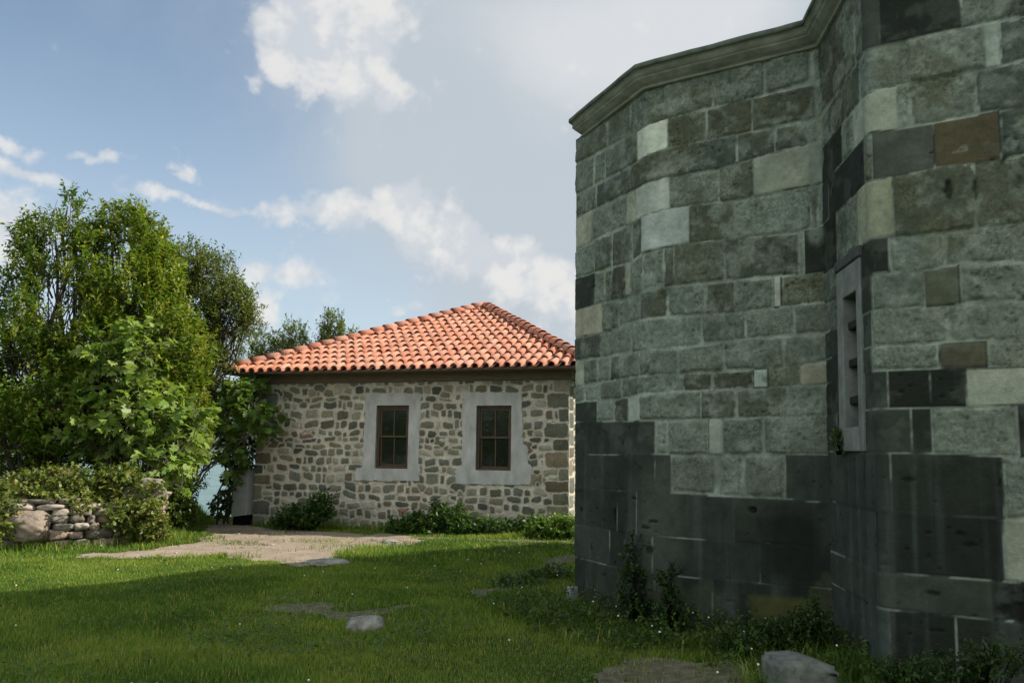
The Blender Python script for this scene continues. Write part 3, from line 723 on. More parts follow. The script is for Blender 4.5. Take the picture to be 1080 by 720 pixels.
# ------------------------------------------------------------------ the cottage
TH = rad(17.0)
HO = np.array((-5.722, 18.70)); HT = np.array((math.cos(TH), -math.sin(TH))); HN = np.array((-math.sin(TH), -math.cos(TH)))   # front: along, outward
HL, HD = 7.2, 10.0
Z_WT, Z_BT = 3.07, 3.295                           # top of the masonry, top of the beam
house = empty('stone_cottage', (HO[0]+HT[0]*3.6, HO[1]+HT[1]*3.6, 0), 'low rubble stone cottage with two windows under a red clay tile roof', 'house')
def hp(u, d, z):       # u along the front, d into the house
    p = HO+HT*u-HN*d; return Vector((p[0], p[1], z))
def rubble(L, seed, ds, holes=(), surrounds=(), quoin=(True, True)):
    """one rubble masonry face of length L: returns u, z grid, relief, colours, surround mask"""
    u = np.linspace(0, L, int(L/ds)+1); z = np.arange(-.5, Z_WT+.001, ds); z[-1] = Z_WT; U, Z = np.meshgrid(u, z)
    wu = U+.05*(fbm(U*5, Z*5, seed, 4)-.5); wz = Z+.05*(fbm(U*5+30, Z*5, seed+1, 4)-.5)
    r = random.Random(seed); seeds = []
    # rectangular dressed stones at the corners
    for side in (0, 1):
        if not quoin[side]: continue
        zz = -.4; i = 0
        while zz < Z_WT:
            h = r.uniform(.22, .36); w = r.choice((.24, .36)) if i % 2 else r.uniform(.38, .56); i += 1
            uc = w/2-.02 if side == 0 else L-w/2+.02
            seeds.append((uc, zz+h/2, w/2, h/2, .80, 6, 'q')); zz += h
    for k in range(int(L*4.0)):                    # scattered larger stones first
        seeds.append((r.uniform(.3, L-.3), r.uniform(-.2, Z_WT-.1), r.uniform(.13, .24), r.uniform(.09, .16), .84, r.choice((3, 4.5, 6)), 's'))
    zz = -.45
    while zz < Z_WT+.1:
        h = r.uniform(.12, .23); x = r.uniform(-.2, 0)
        while x < L+.1:
            w = r.choice((r.uniform(.10, .22), r.uniform(.2, .42))); j = r.uniform(-.035, .035)
            seeds.append((x+w/2, zz+h/2+j, w/2*r.uniform(.85, 1.05), h/2*r.uniform(.75, 1.1), 1.0, r.choice((3, 4, 6)), 's')); x += w
        zz += h
    best = np.full(U.shape, 9.); bf = np.full(U.shape, 9.); bid = np.full(U.shape, -1, int)
    for i, (cu, cz, hw, hh, pr, pw, kd) in enumerate(seeds):
        i0, i1 = np.searchsorted(u, (cu-hw*1.5, cu+hw*1.5)); j0, j1 = np.searchsorted(z, (cz-hh*1.5, cz+hh*1.5))
        if i1 <= i0 or j1 <= j0: continue
        sl = (slice(j0, j1), slice(i0, i1)); sk = r.uniform(-.25, .25)*(kd == 's')
        du = (wu[sl]-cu)/hw; dz = (wz[sl]-cz+sk*(wu[sl]-cu))/hh
        f = (np.abs(du)**pw+np.abs(dz)**pw)**(1/pw); g = f*pr-(1.5 if kd == 'q' and True else 0)*(f < 1)
        m = g < best[sl]; best[sl] = np.where(m, g, best[sl]); bf[sl] = np.where(m, f, bf[sl]); bid[sl] = np.where(m, i, bid[sl])
    best = bf; edge = bf+.26*(fbm(U*14, Z*14, seed+2, 3)-.5)
    # stones near a rival are cut back so that mortar shows between them
    lim = np.array([.97*(.86 if s[4] < .9 and s[6] == 's' else .89 if s[6] == 's' else .99) for s in seeds]+[0])[bid]
    rag = .12*(fbm(U*3, Z*3, seed+3, 3)-.5)
    st = sstep(lim+rag-edge, .0, .10)
    nb = np.zeros(U.shape, bool)
    for ax, sh in ((0, 1), (0, -1), (1, 1), (1, -1)):
        for q in (1,): nb |= np.roll(bid, sh*q, ax) != bid
    st = np.where(nb, st*.15, st)
    pal = [(.12, .128, .10), (.15, .155, .122), (.185, .185, .15), (.10, .112, .10), (.13, .125, .095), (.23, .222, .18), (.080, .09, .078), (.155, .135, .10), (.11, .12, .105)]
    pc = []
    for s in seeds:
        c = np.array(r.choice(pal))*r.uniform(.90, 1.75)*np.array((1.0, 1.0, .97))
        t = r.random()
        if s[6] == 's' and t < .012: c = np.array((.24, .16, .13))
        elif s[6] == 's' and t < .06: c = np.array((.40, .39, .33))
        elif t < .085: c = np.array((.16, .138, .11))
        if s[6] == 'q': c = c*.92
        pc.append(c)
    pc.append(np.array((.3, .3, .3))); pc = np.array(pc)
    n1 = fbm(U*24, Z*24, seed+4, 4)
    sc = pc[bid]*(.78+.44*fbm(U*10+bid*3.1, Z*10, seed+5, 4))[..., None]
    mo = np.array((.53, .50, .43))*(.70+.55*fbm(U*6, Z*6, seed+6, 5))[..., None]
    # mortar gets darker towards the foot of the wall
    mo = mo*(1-.35*sstep(Z+.25*fbm(U*3, Z*3, seed+8, 3), .75, .1))[..., None]
    colr = mo*(1-st[..., None])+sc*st[..., None]
    off = .026*st*(1-.4*np.clip(best, 0, 1)**2)+.012*(n1-.5)+.012*(fbm(U*4, Z*4, seed+7, 3)-.5)
    sm = np.zeros(U.shape, bool)
    for poly in surrounds:
        x = U+.055*(fbm(U*11, Z*11, seed+9, 5)-.5); y = Z+.05*(fbm(U*7, Z*7+20, seed+10, 5)-.5)
        sm |= inside(x, y, poly)
    return U, Z, off, colr, sm
WINS = [(2.953, 3.715, 1.235, 2.562), (5.235, 6.000, 1.225, 2.555)]
SURR = [np.array(((2.68, 2.845), (3.985, 2.835), (3.97, 1.36), (4.02, 1.30), (3.99, .975), (2.50, .965), (2.49, 1.22), (2.66, 1.25))),
        np.array(((4.92, 2.835), (6.22, 2.825), (6.24, 1.78), (6.36, 1.74), (6.36, 1.38), (6.43, 1.34), (6.42, .945), (4.80, .94), (4.80, 1.27), (4.93, 1.33)))]
U, Z, off, colr, sm = rubble(HL, 100, .0165, (), SURR)
ex = .006*(fbm(U*3, Z*3, 120, 3)-.5)
off = np.where(sm, .024+ex, off)
Pw = HO+U[..., None]*HT+HN*off[..., None]
V = np.concatenate([Pw, Z[..., None]], -1).reshape(-1, 3); F = gridfaces(U.shape[1], U.shape[0])
fu = U.ravel()[F].mean(1); fz = Z.ravel()[F].mean(1); hole = np.zeros(len(F), bool)
for a, b, c, d in WINS: hole |= (fu > a) & (fu < b) & (fz > c) & (fz < d)
fm = sm.ravel()[F].sum(1) >= 3
Vall = [V]; Fall = [F[~hole & ~fm]]; Call = [colr.reshape(-1, 3)]; nV = len(V)
def side_wall(o, t, n, L, seed, ds):
    global nV
    U, Z, off, colr, _ = rubble(L, seed, ds); p = o+U[..., None]*t+n*off[..., None]
    Vall.append(np.concatenate([p, Z[..., None]], -1).reshape(-1, 3)); Fall.append(gridfaces(U.shape[1], U.shape[0])+nV); Call.append(colr.reshape(-1, 3)); nV += U.size
side_wall(HO+HT*HL, -HN, HT, HD, 140, .022)
side_wall(HO-HN*HD, HN, -HT, HD, 160, .03)
side_wall(HO+HT*HL-HN*HD, -HT, -HN, HL, 180, .05)
under(house, npmesh('wall', np.concatenate(Vall), np.concatenate(Fall), np.concatenate(Call), M_RUBBLE, smooth=True))
for k, (a, b, c, d) in enumerate(WINS):
    m = ~hole & fm & (np.abs(fu-(a+b)/2) < 1.2); Fs = F[m]; used = np.unique(Fs); mp = np.full(len(V), -1); mp[used] = np.arange(len(used))
    su = under(house, npmesh('window_surround', V[used], mp[Fs], mat=M_PLASTER, smooth=True))
    # reveal
    bm = bmesh.new(); R0, R1 = -.02, .16
    def quad(p): bm.faces.new([bm.verts.new(q) for q in p])
    a2, b2, c2, d2 = a-.006, b+.006, c-.006, d+.006
    quad((hp(a2, R0, c2), hp(a2, R1, c2), hp(a2, R1, d2), hp(a2, R0, d2))); quad((hp(b2, R0, c2), hp(b2, R0, d2), hp(b2, R1, d2), hp(b2, R1, c2)))
    quad((hp(a2, R0, d2), hp(a2, R1, d2), hp(b2, R1, d2), hp(b2, R0, d2))); quad((hp(a2, R0, c2), hp(b2, R0, c2), hp(b2, R1, c2), hp(a2, R1, c2)))
    rv = bmobj('window_reveal', bm, M_PLASTER); under(house, rv)
    # sliding sash window
    def bar(bm, u0, u1, z0, z1, d0, d1, bev=.004):
        vs = [bm.verts.new(hp(u, dd, z)) for z in (z0, z1) for dd in (d0, d1) for u in (u0, u1)]
        fs = [bm.faces.new([vs[i] for i in q]) for q in ((0, 1, 3, 2), (4, 6, 7, 5), (0, 4, 5, 1), (1, 5, 7, 3), (3, 7, 6, 2), (2, 6, 4, 0))]
        if bev: bmesh.ops.bevel(bm, geom=list({e for f in fs for e in f.edges}), offset=bev, segments=1, affect='EDGES')
    bm = bmesh.new(); w = .055
    bar(bm, a, a+w, c, d, .05, .15); bar(bm, b-w, b, c, d, .05, .15); bar(bm, a+w, b-w, d-w, d, .051, .149); bar(bm, a+w, b-w, c, c+w*.8, .045, .149)
    win = bmobj('window', bm, M_WOOD); under(house, win)
    mid = (a+b)/2; zm = (c+d)/2+.01
    for nm, z0, z1, dd in (('upper', zm-.02, d-w, .075), ('lower', c+w*.8, zm+.02, .108)):
        bm = bmesh.new(); q = .042
        bar(bm, a+w, a+w+q, z0, z1, dd, dd+.032, .003); bar(bm, b-w-q, b-w, z0, z1, dd, dd+.032, .003)
        bar(bm, a+w+q, b-w-q, z1-q, z1, dd+.001, dd+.031, .003); bar(bm, a+w+q, b-w-q, z0, z0+q, dd+.001, dd+.031, .003)
        bar(bm, mid-.014, mid+.014, z0+q, z1-q, dd+.003, dd+.029, .003)
        sa = bmobj('sash', bm, M_WOOD); under(house, sa); sa.parent = win; sa.matrix_parent_inverse = Matrix.Identity(4)
        bm = bmesh.new(); bar(bm, a+w+q-.004, b-w-q+.004, z0+q-.004, z1-q+.004, dd+.014, dd+.019, 0)
        pa = bmobj('pane', bm, M_GLASS); under(house, pa); pa.parent = win; pa.matrix_parent_inverse = Matrix.Identity(4)
    bm = bmesh.new(); bar(bm, a-.02, b+.02, c-.02, d+.02, .162, .5, 0); dk = bmobj('room_interior', bm, M_DARK); under(house, dk)
# ring beam over the masonry
bm = bmesh.new()
def hb(bm, u0, u1, d0, d1, z0, z1, bev=.01):
    vs = [bm.verts.new(hp(u, dd, z)) for z in (z0, z1) for dd in (d0, d1) for u in (u0, u1)]
    fs = [bm.faces.new([vs[i] for i in q]) for q in ((0, 1, 3, 2), (4, 6, 7, 5), (0, 4, 5, 1), (1, 5, 7, 3), (3, 7, 6, 2), (2, 6, 4, 0))]
    if bev: bmesh.ops.bevel(bm, geom=list({e for f in fs for e in f.edges}), offset=bev, segments=1, affect='EDGES')
hb(bm, -.06, HL+.06, -.075, HD+.06, Z_WT+.003, Z_BT)
under(house, bmobj('eave_beam', bm, M_BEAM))
# roof deck and tiles
OV = .57
E0 = (-OV, HL+OV, -OV, HD+OV); ZE = 3.285; APEX = (3.66, 5.0, 5.53)
cor = [(E0[0], E0[2]), (E0[1], E0[2]), (E0[1], E0[3]), (E0[0], E0[3])]
bm = bmesh.new()
lo = [bm.verts.new(hp(x, y, ZE-.035)) for x, y in cor]; hi = [bm.verts.new(hp(x, y, ZE)) for x, y in cor]; ap = bm.verts.new(hp(APEX[0], APEX[1], APEX[2]))
bm.faces.new(lo[::-1])
for i in range(4): bm.faces.new((lo[i], lo[(i+1) % 4], hi[(i+1) % 4], hi[i])); bm.faces.new((hi[i], hi[(i+1) % 4], ap))
under(house, bmobj('roof_deck', bm, M_BEAM))
TV, TF, TC = [], [], []; tn = 0
def tile_col(r):
    b = np.array((.50, .225, .150))*r.uniform(.84, 1.12); h = r.uniform(-.10, .12)
    b = b*np.array((1-.2*h, 1+h, 1+1.6*h))
    return b
A3 = np.array(hp(*APEX))
for side in range(4):
    c0 = np.array(hp(*cor[side], ZE)); c1 = np.array(hp(*cor[(side+1) % 4], ZE)); ev = c1-c0; EL = np.linalg.norm(ev); ev /= EL
    up = A3-c0; foot = np.dot(up, ev); up = up-ev*foot; SL = np.linalg.norm(up); up /= SL; nn = np.cross(ev, up)
    nc = int(round(EL/.228)); pit = EL/nc; nr = int(round(SL/.43)); ex = SL/nr; r = random.Random(side+5)
    for j in range(nr+1):
        for i in range(nc):
            b0 = j*ex-.06; ac = (i+.5)*pit; fm_ = min(max(b0/SL, 0), 1)
            if ac < foot*fm_-pit or ac > EL-(EL-foot)*fm_+pit: continue
            col_ = tile_col(r); jx = r.uniform(-.010, .010); jn = r.uniform(-.006, .009); jr = r.uniform(-.016, .016)
            ln = ex+.07
            for kind in (0, 1):           # cover, pan
                K = 8 if kind == 0 else 5; ra, rb_ = (.082, .066) if kind == 0 else (.070, .078)
                lower, upper = (.046, .010) if kind == 0 else (.055, .022)
                rows = []
                for (bb, rr, hh) in ((b0, ra, lower), (b0+ln*.5, (ra+rb_)/2, (lower+upper)/2), (b0+ln, rb_, upper)):
                    th = .013
                    for t in (0, th) if kind == 0 else (0,):
                        ring_ = []
                        for q in range(K+1):
                            an = math.pi*q/K
                            if kind == 0: a = -math.cos(an)*(rr-t); n_ = math.sin(an)*(rr-t)*.95+hh
                            else: a = -math.cos(an)*rr; n_ = -math.sin(an)*rr*.55+hh
                            av = ac+a+jx+jr*(bb-b0)/ln+(pit/2 if kind else 0)
                            ring_.append((av, bb, n_+jn))
                        rows.append(ring_)
                pts = [c0+ev*p[0]+up*p[1]+nn*p[2] for rw in rows for p in rw]; base_ = len(pts)
                w_ = K+1; ff = []
                if kind == 0:
                    for q in range(K):
                        for (x, y) in ((0, 2), (2, 4)): ff.append((x*w_+q, x*w_+q+1, y*w_+q+1, y*w_+q))
                        for (x, y) in ((1, 3), (3, 5)): ff.append((x*w_+q, y*w_+q, y*w_+q+1, x*w_+q+1))
                        ff.append((w_+q, w_+q+1, q+1, q))
                    for (x, y, s_) in ((0, 2, 0), (2, 4, 0), (0, 2, K), (2, 4, K)): ff.append((x*w_+s_, y*w_+s_, (y+1)*w_+s_, (x+1)*w_+s_))
                else:
                    for q in range(K):
                        for (x, y) in ((0, 1), (1, 2)): ff.append((x*w_+q, x*w_+q+1, y*w_+q+1, y*w_+q))
                # cut at the hips: skip quads whose middle lies over the hip line
                for f_ in ff:
                    m_ = np.mean([rows[k // w_][k % w_][:2] for k in f_], axis=0); g = m_[1]/SL
                    if m_[0] < foot*g-.02 or m_[0] > EL-(EL-foot)*g+.02 or m_[1] > SL: continue
                    TF.append([tn+k for k in f_])
                TV += pts; TC += [col_*(0.9 if kind else 1)]*base_; tn += base_
under(house, npmesh('roof_tiles', TV, TF, TC, M_TILE, smooth=False))
# hip tiles
V_, F_, C_ = [], [], []; r = random.Random(77); mV = bmesh.new()
for i in range(4):
    a = np.array(hp(*cor[i], ZE+.055)); b = A3+np.array((0, 0, .07)); L = np.linalg.norm(b-a); d = (b-a)/L; s = np.cross(d, (0, 0, 1)); s /= np.linalg.norm(s); n = np.cross(s, d); k = int(L/.34); st_ = L/k
    tube(mV, [Vector(a-n*.05), Vector(b-n*.06)], [.075, .075], 6)
    for j in range(k):
        c = tile_col(r)*np.array((.88, .84, .84)); jn = r.uniform(-.006, .008); js = r.uniform(-.010, .010); rows = []
        for (t, rr, h) in ((j*st_-.04, .128, .035), (j*st_+st_*.5, .118, .018), (j*st_+st_+.03, .106, .0)):
            for th in (0, .014):
                for q in range(9):
                    an = math.pi*(q/8*1.1-.05); rows.append(a+d*t+s*(-math.cos(an)*(rr-th)+js)+n*(math.sin(an)*(rr-th)*.85+h+jn))
        o_ = len(V_); V_ += rows; C_ += [c]*len(rows)
        for q in range(8):
            for (x, y) in ((0, 2), (2, 4)): F_.append((o_+x*9+q, o_+x*9+q+1, o_+y*9+q+1, o_+y*9+q))
            F_.append((o_+9+q, o_+10+q, o_+q+1, o_+q)); F_.append((o_+36+q, o_+37+q, o_+46+q, o_+45+q))
            for (x, y) in ((1, 3), (3, 5)): F_.append((o_+x*9+q, o_+y*9+q, o_+y*9+q+1, o_+x*9+q+1))
under(house, npmesh('hip_tiles', V_, F_, C_, M_TILE))
under(house, bmobj('hip_mortar', mV, mat_simple('hip_mortar', (.16, .13, .11), (.26, .22, .19), 20, .9)))

# meter cabinet against the cottage corner
cb = empty('meter_cabinet', (-6.02, 18.98, float(ground(-6.02, 18.98))), 'pale grey metal cabinet on a dark base at the left corner of the cottage', 'cabinet', rot=rad(-24))
def local(root, nm, fn, mat):
    bm = bmesh.new(); fn(bm); o = bmobj(nm, bm, mat, root); return o
local(cb, 'base', lambda b: box(b, -.17, .19, -.14, .14, -.25, .33, bev=.008), M_DARK)
def body(b):
    vs = box(b, -.19, .21, -.17, .17, .25, 1.24)
    for v in vs:
        if v.co.z < .5 and v.co.x < 0: v.co.z -= .06
local(cb, 'body', body, M_CABINET)
local(cb, 'lid', lambda b: box(b, -.215, .235, -.195, .195, 1.242, 1.285, bev=.008), M_CABINET)
dr = local(cb, 'door', lambda b: box(b, -.215, -.192, -.16, .16, .30, 1.21, bev=.004), M_CABINET_D)
local(dr, 'handle', lambda b: box(b, -.235, -.216, -.15, -.11, .72, .95, bev=.004), M_DARK)

# ------------------------------------------------------------------ plants
def unit(v): return v/(np.linalg.norm(v, axis=-1, keepdims=True)+1e-9)
def leaf_cloud(g, lobes, shoots, per, sl, ll, lw, cols, up=.7, out=.6, droop=0.0, shape='lance', shell=(.45, 1.0), gap=.42, gs=1.6, seed=0):
    """sprays of leaves on shoots that grow out of a set of ellipsoid lobes (cx,cy,cz,rx,ry,rz)"""
    lobes = np.array(lobes, float); wgt = (lobes[:, 3]*lobes[:, 4]*lobes[:, 5])**(.7); pick = g.choice(len(lobes), shoots, p=wgt/wgt.sum())
    d = unit(g.normal(size=(shoots, 3))); rr = g.uniform(shell[0]**3, shell[1]**3, shoots)**(1/3)
    o = lobes[pick, :3]+d*rr[:, None]*lobes[pick, 3:6]
    # leave gaps where the noise is low
    keep = fbm(o[:, 0]*gs+seed, o[:, 2]*gs+o[:, 1]*gs*.6, 200+seed, 3) > gap-.12
    o, d, pick = o[keep], d[keep], pick[keep]; n = len(o)
    outd = unit(d*np.array((1, 1, .7)))
    sd = unit(outd*out+np.array((0, 0, up))+g.normal(size=(n, 3))*.35)
    L = sl*g.uniform(.5, 1.3, n)
    t = (np.arange(per)+.5)/per
    pos = o[:, None]+sd[:, None]*(L[:, None, None]*t[None, :, None]); pos = pos.reshape(-1, 3)
    tw = np.repeat(sd, per, 0); N = len(pos)
    side = unit(np.cross(tw, g.normal(size=(N, 3))))
    ld = unit(tw*g.uniform(.2, .8, (N, 1))+side*.9+np.array((0, 0, -droop)))
    nr = unit(np.cross(ld, np.cross(np.array((0, 0, 1.0))+g.normal(size=(N, 3))*.45, ld)))
    wd = np.cross(ld, nr); ln = (ll*g.uniform(.6, 1.25, N))[:, None]; wi = (lw*g.uniform(.7, 1.2, N))[:, None]
    tone = np.repeat(g.uniform(.72, 1.28, n), per)*g.uniform(.8, 1.2, N)
    cols = np.array(cols); ci = g.choice(len(cols), n); cm = np.repeat(cols[ci], per, 0)*tone[:, None]
    def P(a, w, h): return pos+ld*ln*a+wd*wi*w+nr*ln*h
    if shape == 'lance':
        V = np.stack([P(0, 0, 0), P(.45, .5, .06), P(1, 0, -.06), P(.45, -.5, .06)], 1); fs = [(0, 1, 2), (0, 2, 3)]
    elif shape == 'fig':
        V = np.stack([P(0, 0, 0), P(.10, .42, .03), P(.40, .55, .0), P(.45, .26, .05), P(.78, .42, -.02), P(.72, .16, .03), P(1.05, 0, -.10),
                      P(.72, -.16, .03), P(.78, -.42, -.02), P(.45, -.26, .05), P(.40, -.55, .0), P(.10, -.42, .03), P(.45, 0, .0)], 1)
        fs = [(12, i, (i+1) % 12) for i in range(12)]
    else:
        V = np.stack([P(0, 0, 0), P(.15, .45, .05), P(.6, .45, .04), P(1, 0, -.06), P(.6, -.45, .04), P(.15, -.45, .05)], 1); fs = [(0, 1, 2), (0, 2, 3), (0, 3, 4), (0, 4, 5)]
    k = V.shape[1]; F = (np.arange(N)[:, None, None]*k+np.array(fs)[None]).reshape(-1, 3)
    return V.reshape(-1, 3), F, np.repeat(cm, k, 0), (o, sd, L)
def merge(parts):
    V, F, Cc, n = [], [], [], 0
    for v, f, c in parts: V.append(v); F.append(f+n); Cc.append(c); n += len(v)
    return np.concatenate(V), np.concatenate(F), np.concatenate(Cc)
def limb(bm, a, b, r0, r1, r, wig=.12, k=6, n=6):
    a = np.array(a, float); b = np.array(b, float); L = np.linalg.norm(b-a); pts = []; rs = []
    for i in range(k+1):
        t = i/k; p = a*(1-t)+b*t; m = math.sin(math.pi*t)*wig*L
        pts.append(p+np.array((r.uniform(-1, 1)*m*.5, r.uniform(-1, 1)*m*.5, r.uniform(-.5, 1)*m*.5))); rs.append(r0*(1-t)+r1*t)
    tube(bm, pts, rs, n)
def lobe(px, py, Y, rx, rz, ry=None):
    """a crown lobe: centre read from the photo at depth Y, radii in photo pixels"""
    p = at(px, py, Y); s = Y/FPX; return (p.x, p.y, p.z, rx*s, (ry or (rx+rz)*.5)*s, rz*s)
LAUREL = [(.050, .098, .016), (.062, .112, .020), (.040, .080, .014), (.085, .128, .026), (.115, .145, .032)]
def tree(name, label, cat, group, base, lobes, shoots, per, sl, ll, lw, cols, mat, bark, trunk_r, stems=3, twig=.006, **kw):
    g = np.random.default_rng(int(abs(base[0]*1000+base[1]*77)) % 99991); r = random.Random(int(abs(base[0]*313)))
    bz = float(ground(base[0], base[1])); root = empty(name, (base[0], base[1], bz), label, cat, group)
    v, f, c, (o, sd, L) = leaf_cloud(g, lobes, shoots, per, sl, ll, lw, cols, **kw)
    under(root, npmesh('crown', v, f, c, mat))
    bm = bmesh.new()
    for k, lb in enumerate(lobes):
        st = np.array((base[0]+r.uniform(-.18, .18)*stems*.4, base[1]+r.uniform(-.15, .15), bz-.1)); top = np.array(lb[:3])+np.array((r.uniform(-.2, .2)*lb[3], 0, lb[5]*.55))
        limb(bm, st, top, trunk_r*r.uniform(.7, 1.0), trunk_r*.22, r, .10, 8, 7)
        for q in range(9):
            t = r.uniform(.35, .95); a = st*(1-t)+top*t; b = np.array(lb[:3])+np.array([r.uniform(-.8, .8)*lb[3+i] for i in range(3)])
            limb(bm, a, b, trunk_r*.28, trunk_r*.06, r, .15, 5, 5)
    # twigs carrying the leaf sprays
    idx = g.choice(len(o), min(len(o), 500), replace=False)
    for i in idx:
        tube(bm, [o[i]-sd[i]*L[i]*.6, o[i], o[i]+sd[i]*L[i]*.9], [twig*1.4, twig, twig*.4], 3, caps=False)
    under(root, bmobj('trunk', bm, bark, smooth=True)); return root
GT = 'evergreen trees on the bank left of the cottage'
TY = 16.2
tree('laurel_tree', 'dense dark evergreen tree at the left edge of the photo, tallest pointed top', 'tree', GT, (-9.0, 16.0),
     [lobe(52, 270, TY, 30, 40), lobe(72, 232, TY, 10, 28), lobe(30, 258, TY, 11, 26), lobe(92, 262, TY, 9, 24), lobe(8, 310, TY, 26, 30), lobe(62, 340, TY-.3, 48, 55), lobe(20, 400, TY-.6, 48, 60), lobe(70, 440, TY-.5, 50, 55), lobe(10, 470, TY-.6, 36, 45), lobe(-40, 380, TY, 46, 70), lobe(92, 290, TY, 20, 40), lobe(20, 440, TY+.9, 60, 70), lobe(90, 440, TY+.9, 60, 70)],
     6800, 11, .32, .11, .046, LAUREL, M_LAUREL, M_BARK, .075, up=.95, out=.5, gap=.50, gs=2.3, seed=1)
TY = 16.6
tree('laurel_tree', 'bright green broad evergreen tree, middle one of the three on the bank', 'tree', GT, (-7.95, 16.3),
     [lobe(136, 242, TY, 12, 26), lobe(158, 258, TY, 16, 36), lobe(114, 252, TY, 10, 34), lobe(172, 280, TY, 10, 30), lobe(140, 320, TY-.4, 42, 48), lobe(165, 300, TY-.2, 22, 45), lobe(120, 380, TY-.5, 46, 52), lobe(180, 380, TY-.3, 36, 52), lobe(130, 460, TY-.3, 46, 44), lobe(185, 450, TY-.2, 34, 50), lobe(110, 330, TY, 24, 40)],
     5600, 11, .30, .115, .050, [(.085, .135, .024), (.065, .115, .020), (.11, .15, .030), (.13, .16, .036), (.055, .10, .018)], M_LAUREL, M_BARK, .07, up=.9, out=.5, gap=.50, gs=2.3, seed=2)
TY = 18.0
tree('olive_tree', 'loose grey green tree with sky showing through, between bright evergreen and cottage', 'tree', GT, (-7.25, 17.9),
     [lobe(200, 285, TY, 20, 26), lobe(222, 300, TY, 24, 34), lobe(240, 330, TY, 22, 34), lobe(205, 340, TY, 26, 45), lobe(255, 345, TY, 10, 18), lobe(215, 385, TY, 26, 36), lobe(190, 430, TY, 26, 44), lobe(186, 490, TY, 26, 36), lobe(232, 365, TY, 16, 22), lobe(250, 322, TY, 14, 20), lobe(264, 335, TY, 6, 14), lobe(178, 330, TY, 14, 40)],
     3600, 11, .32, .10, .036, [(.070, .098, .034), (.060, .090, .030), (.09, .115, .045), (.050, .078, .026)], M_LAUREL, M_BARK, .05, up=.7, out=.7, gap=.42, seed=3)
# fig tree spreading in front of the evergreens
TY = 15.4
tree('fig_tree', 'young fig tree with large bright lobed leaves above end of dry stone wall', 'tree', None, (-7.0, 15.9),
     [lobe(125, 400, TY, 34, 40), lobe(150, 440, TY, 42, 36), lobe(178, 470, TY, 26, 30), lobe(120, 370, TY, 24, 26), lobe(184, 495, TY, 12, 22), lobe(150, 365, TY, 22, 20), lobe(95, 450, TY, 26, 28), lobe(205, 440, TY+.3, 14, 14)],
     380, 7, .34, .175, .155, [(.105, .170, .040), (.13, .19, .050), (.085, .145, .032), (.15, .205, .065)], M_FIG, M_BARK_PALE, .035, up=.55, out=.8, droop=.25, shape='fig', gap=.34, seed=4)
TY = 18.1
tree('fig_tree', 'small fig tree against the cottage corner, branches hanging over the stonework', 'tree', None, (-7.2, 18.1),
     [lobe(256, 412, TY, 20, 14), lobe(272, 428, TY-.15, 20, 18), lobe(240, 440, TY, 14, 22), lobe(285, 442, TY-.2, 12, 9), lobe(262, 460, TY, 12, 14), lobe(244, 480, TY+.2, 9, 22), lobe(228, 424, TY, 12, 12)],
     150, 7, .26, .17, .15, [(.075, .14, .030), (.10, .165, .038), (.06, .115, .025), (.12, .18, .05)], M_FIG, M_BARK_PALE, .028, up=.3, out=.8, droop=.45, shape='fig', gap=.30, seed=5)
TY = 19.0
tree('creeper', 'dark ivy clad stem hanging between the open water and the cabinet', 'creeper', None, (-6.55, 19.0),
     [lobe(246, 450, TY, 12, 26), lobe(246, 498, TY, 6, 34), lobe(250, 418, TY, 12, 16), lobe(234, 532, TY, 10, 12), lobe(262, 475, TY+.2, 8, 12)],
     520, 9, .16, .075, .055, [(.03, .06, .016), (.045, .08, .02), (.025, .05, .013)], M_IVY, M_BARK, .03, up=.1, out=.8, droop=.5, shape='ivy', gap=.3, seed=6)
TY = 17.2
tree('shrub', 'dark leafy bush under the fig, beside the strip of open water', 'shrub', None, (-7.05, 17.2),
     [lobe(180, 520, TY, 20, 26), lobe(185, 548, TY, 14, 10), lobe(165, 505, TY, 24, 28)],
     900, 9, .2, .085, .045, [(.035, .07, .016), (.05, .09, .022), (.03, .058, .014)], M_LAUREL, M_BARK, .02, up=.5, out=.7, gap=.3, seed=7)
# tops of trees that stand behind the cottage roof
GB = 'tree tops showing over the roof of the cottage'
for k, (px, py, rx, rz, lab) in enumerate(((277, 362, 22, 16, 'low leafy tree top just over the left roof tip'), (309, 356, 17, 15, 'rounded tree top over the roof, between pointed top and roof tip'), (345, 346, 7, 17, 'slender pointed tree top over the left roof slope'))):
    Y = 31.0
    p = at(px, py, Y); s = Y/FPX
    lb = [lobe(px, py, Y, rx, rz), lobe(px+rx*.4, py+rz*.9, Y, rx, rz), lobe(px-rx*.5, py+rz*1.2, Y, rx*.8, rz), lobe(px, py+60, Y, rx*1.2, 45)]
    if k == 2: lb += [lobe(357, 344, Y, 4, 14), lobe(366, 356, Y, 8, 8)]
    tree('slender_tree', lab, 'tree', GB, (p.x, 31.0), lb, 520 if k < 2 else 430, 10, .34, .13, .055, [(.060, .095, .024), (.08, .115, .03), (.05, .08, .02)], M_LAUREL, M_BARK, .05, up=1.1, out=.4, gap=.36, seed=10+k)
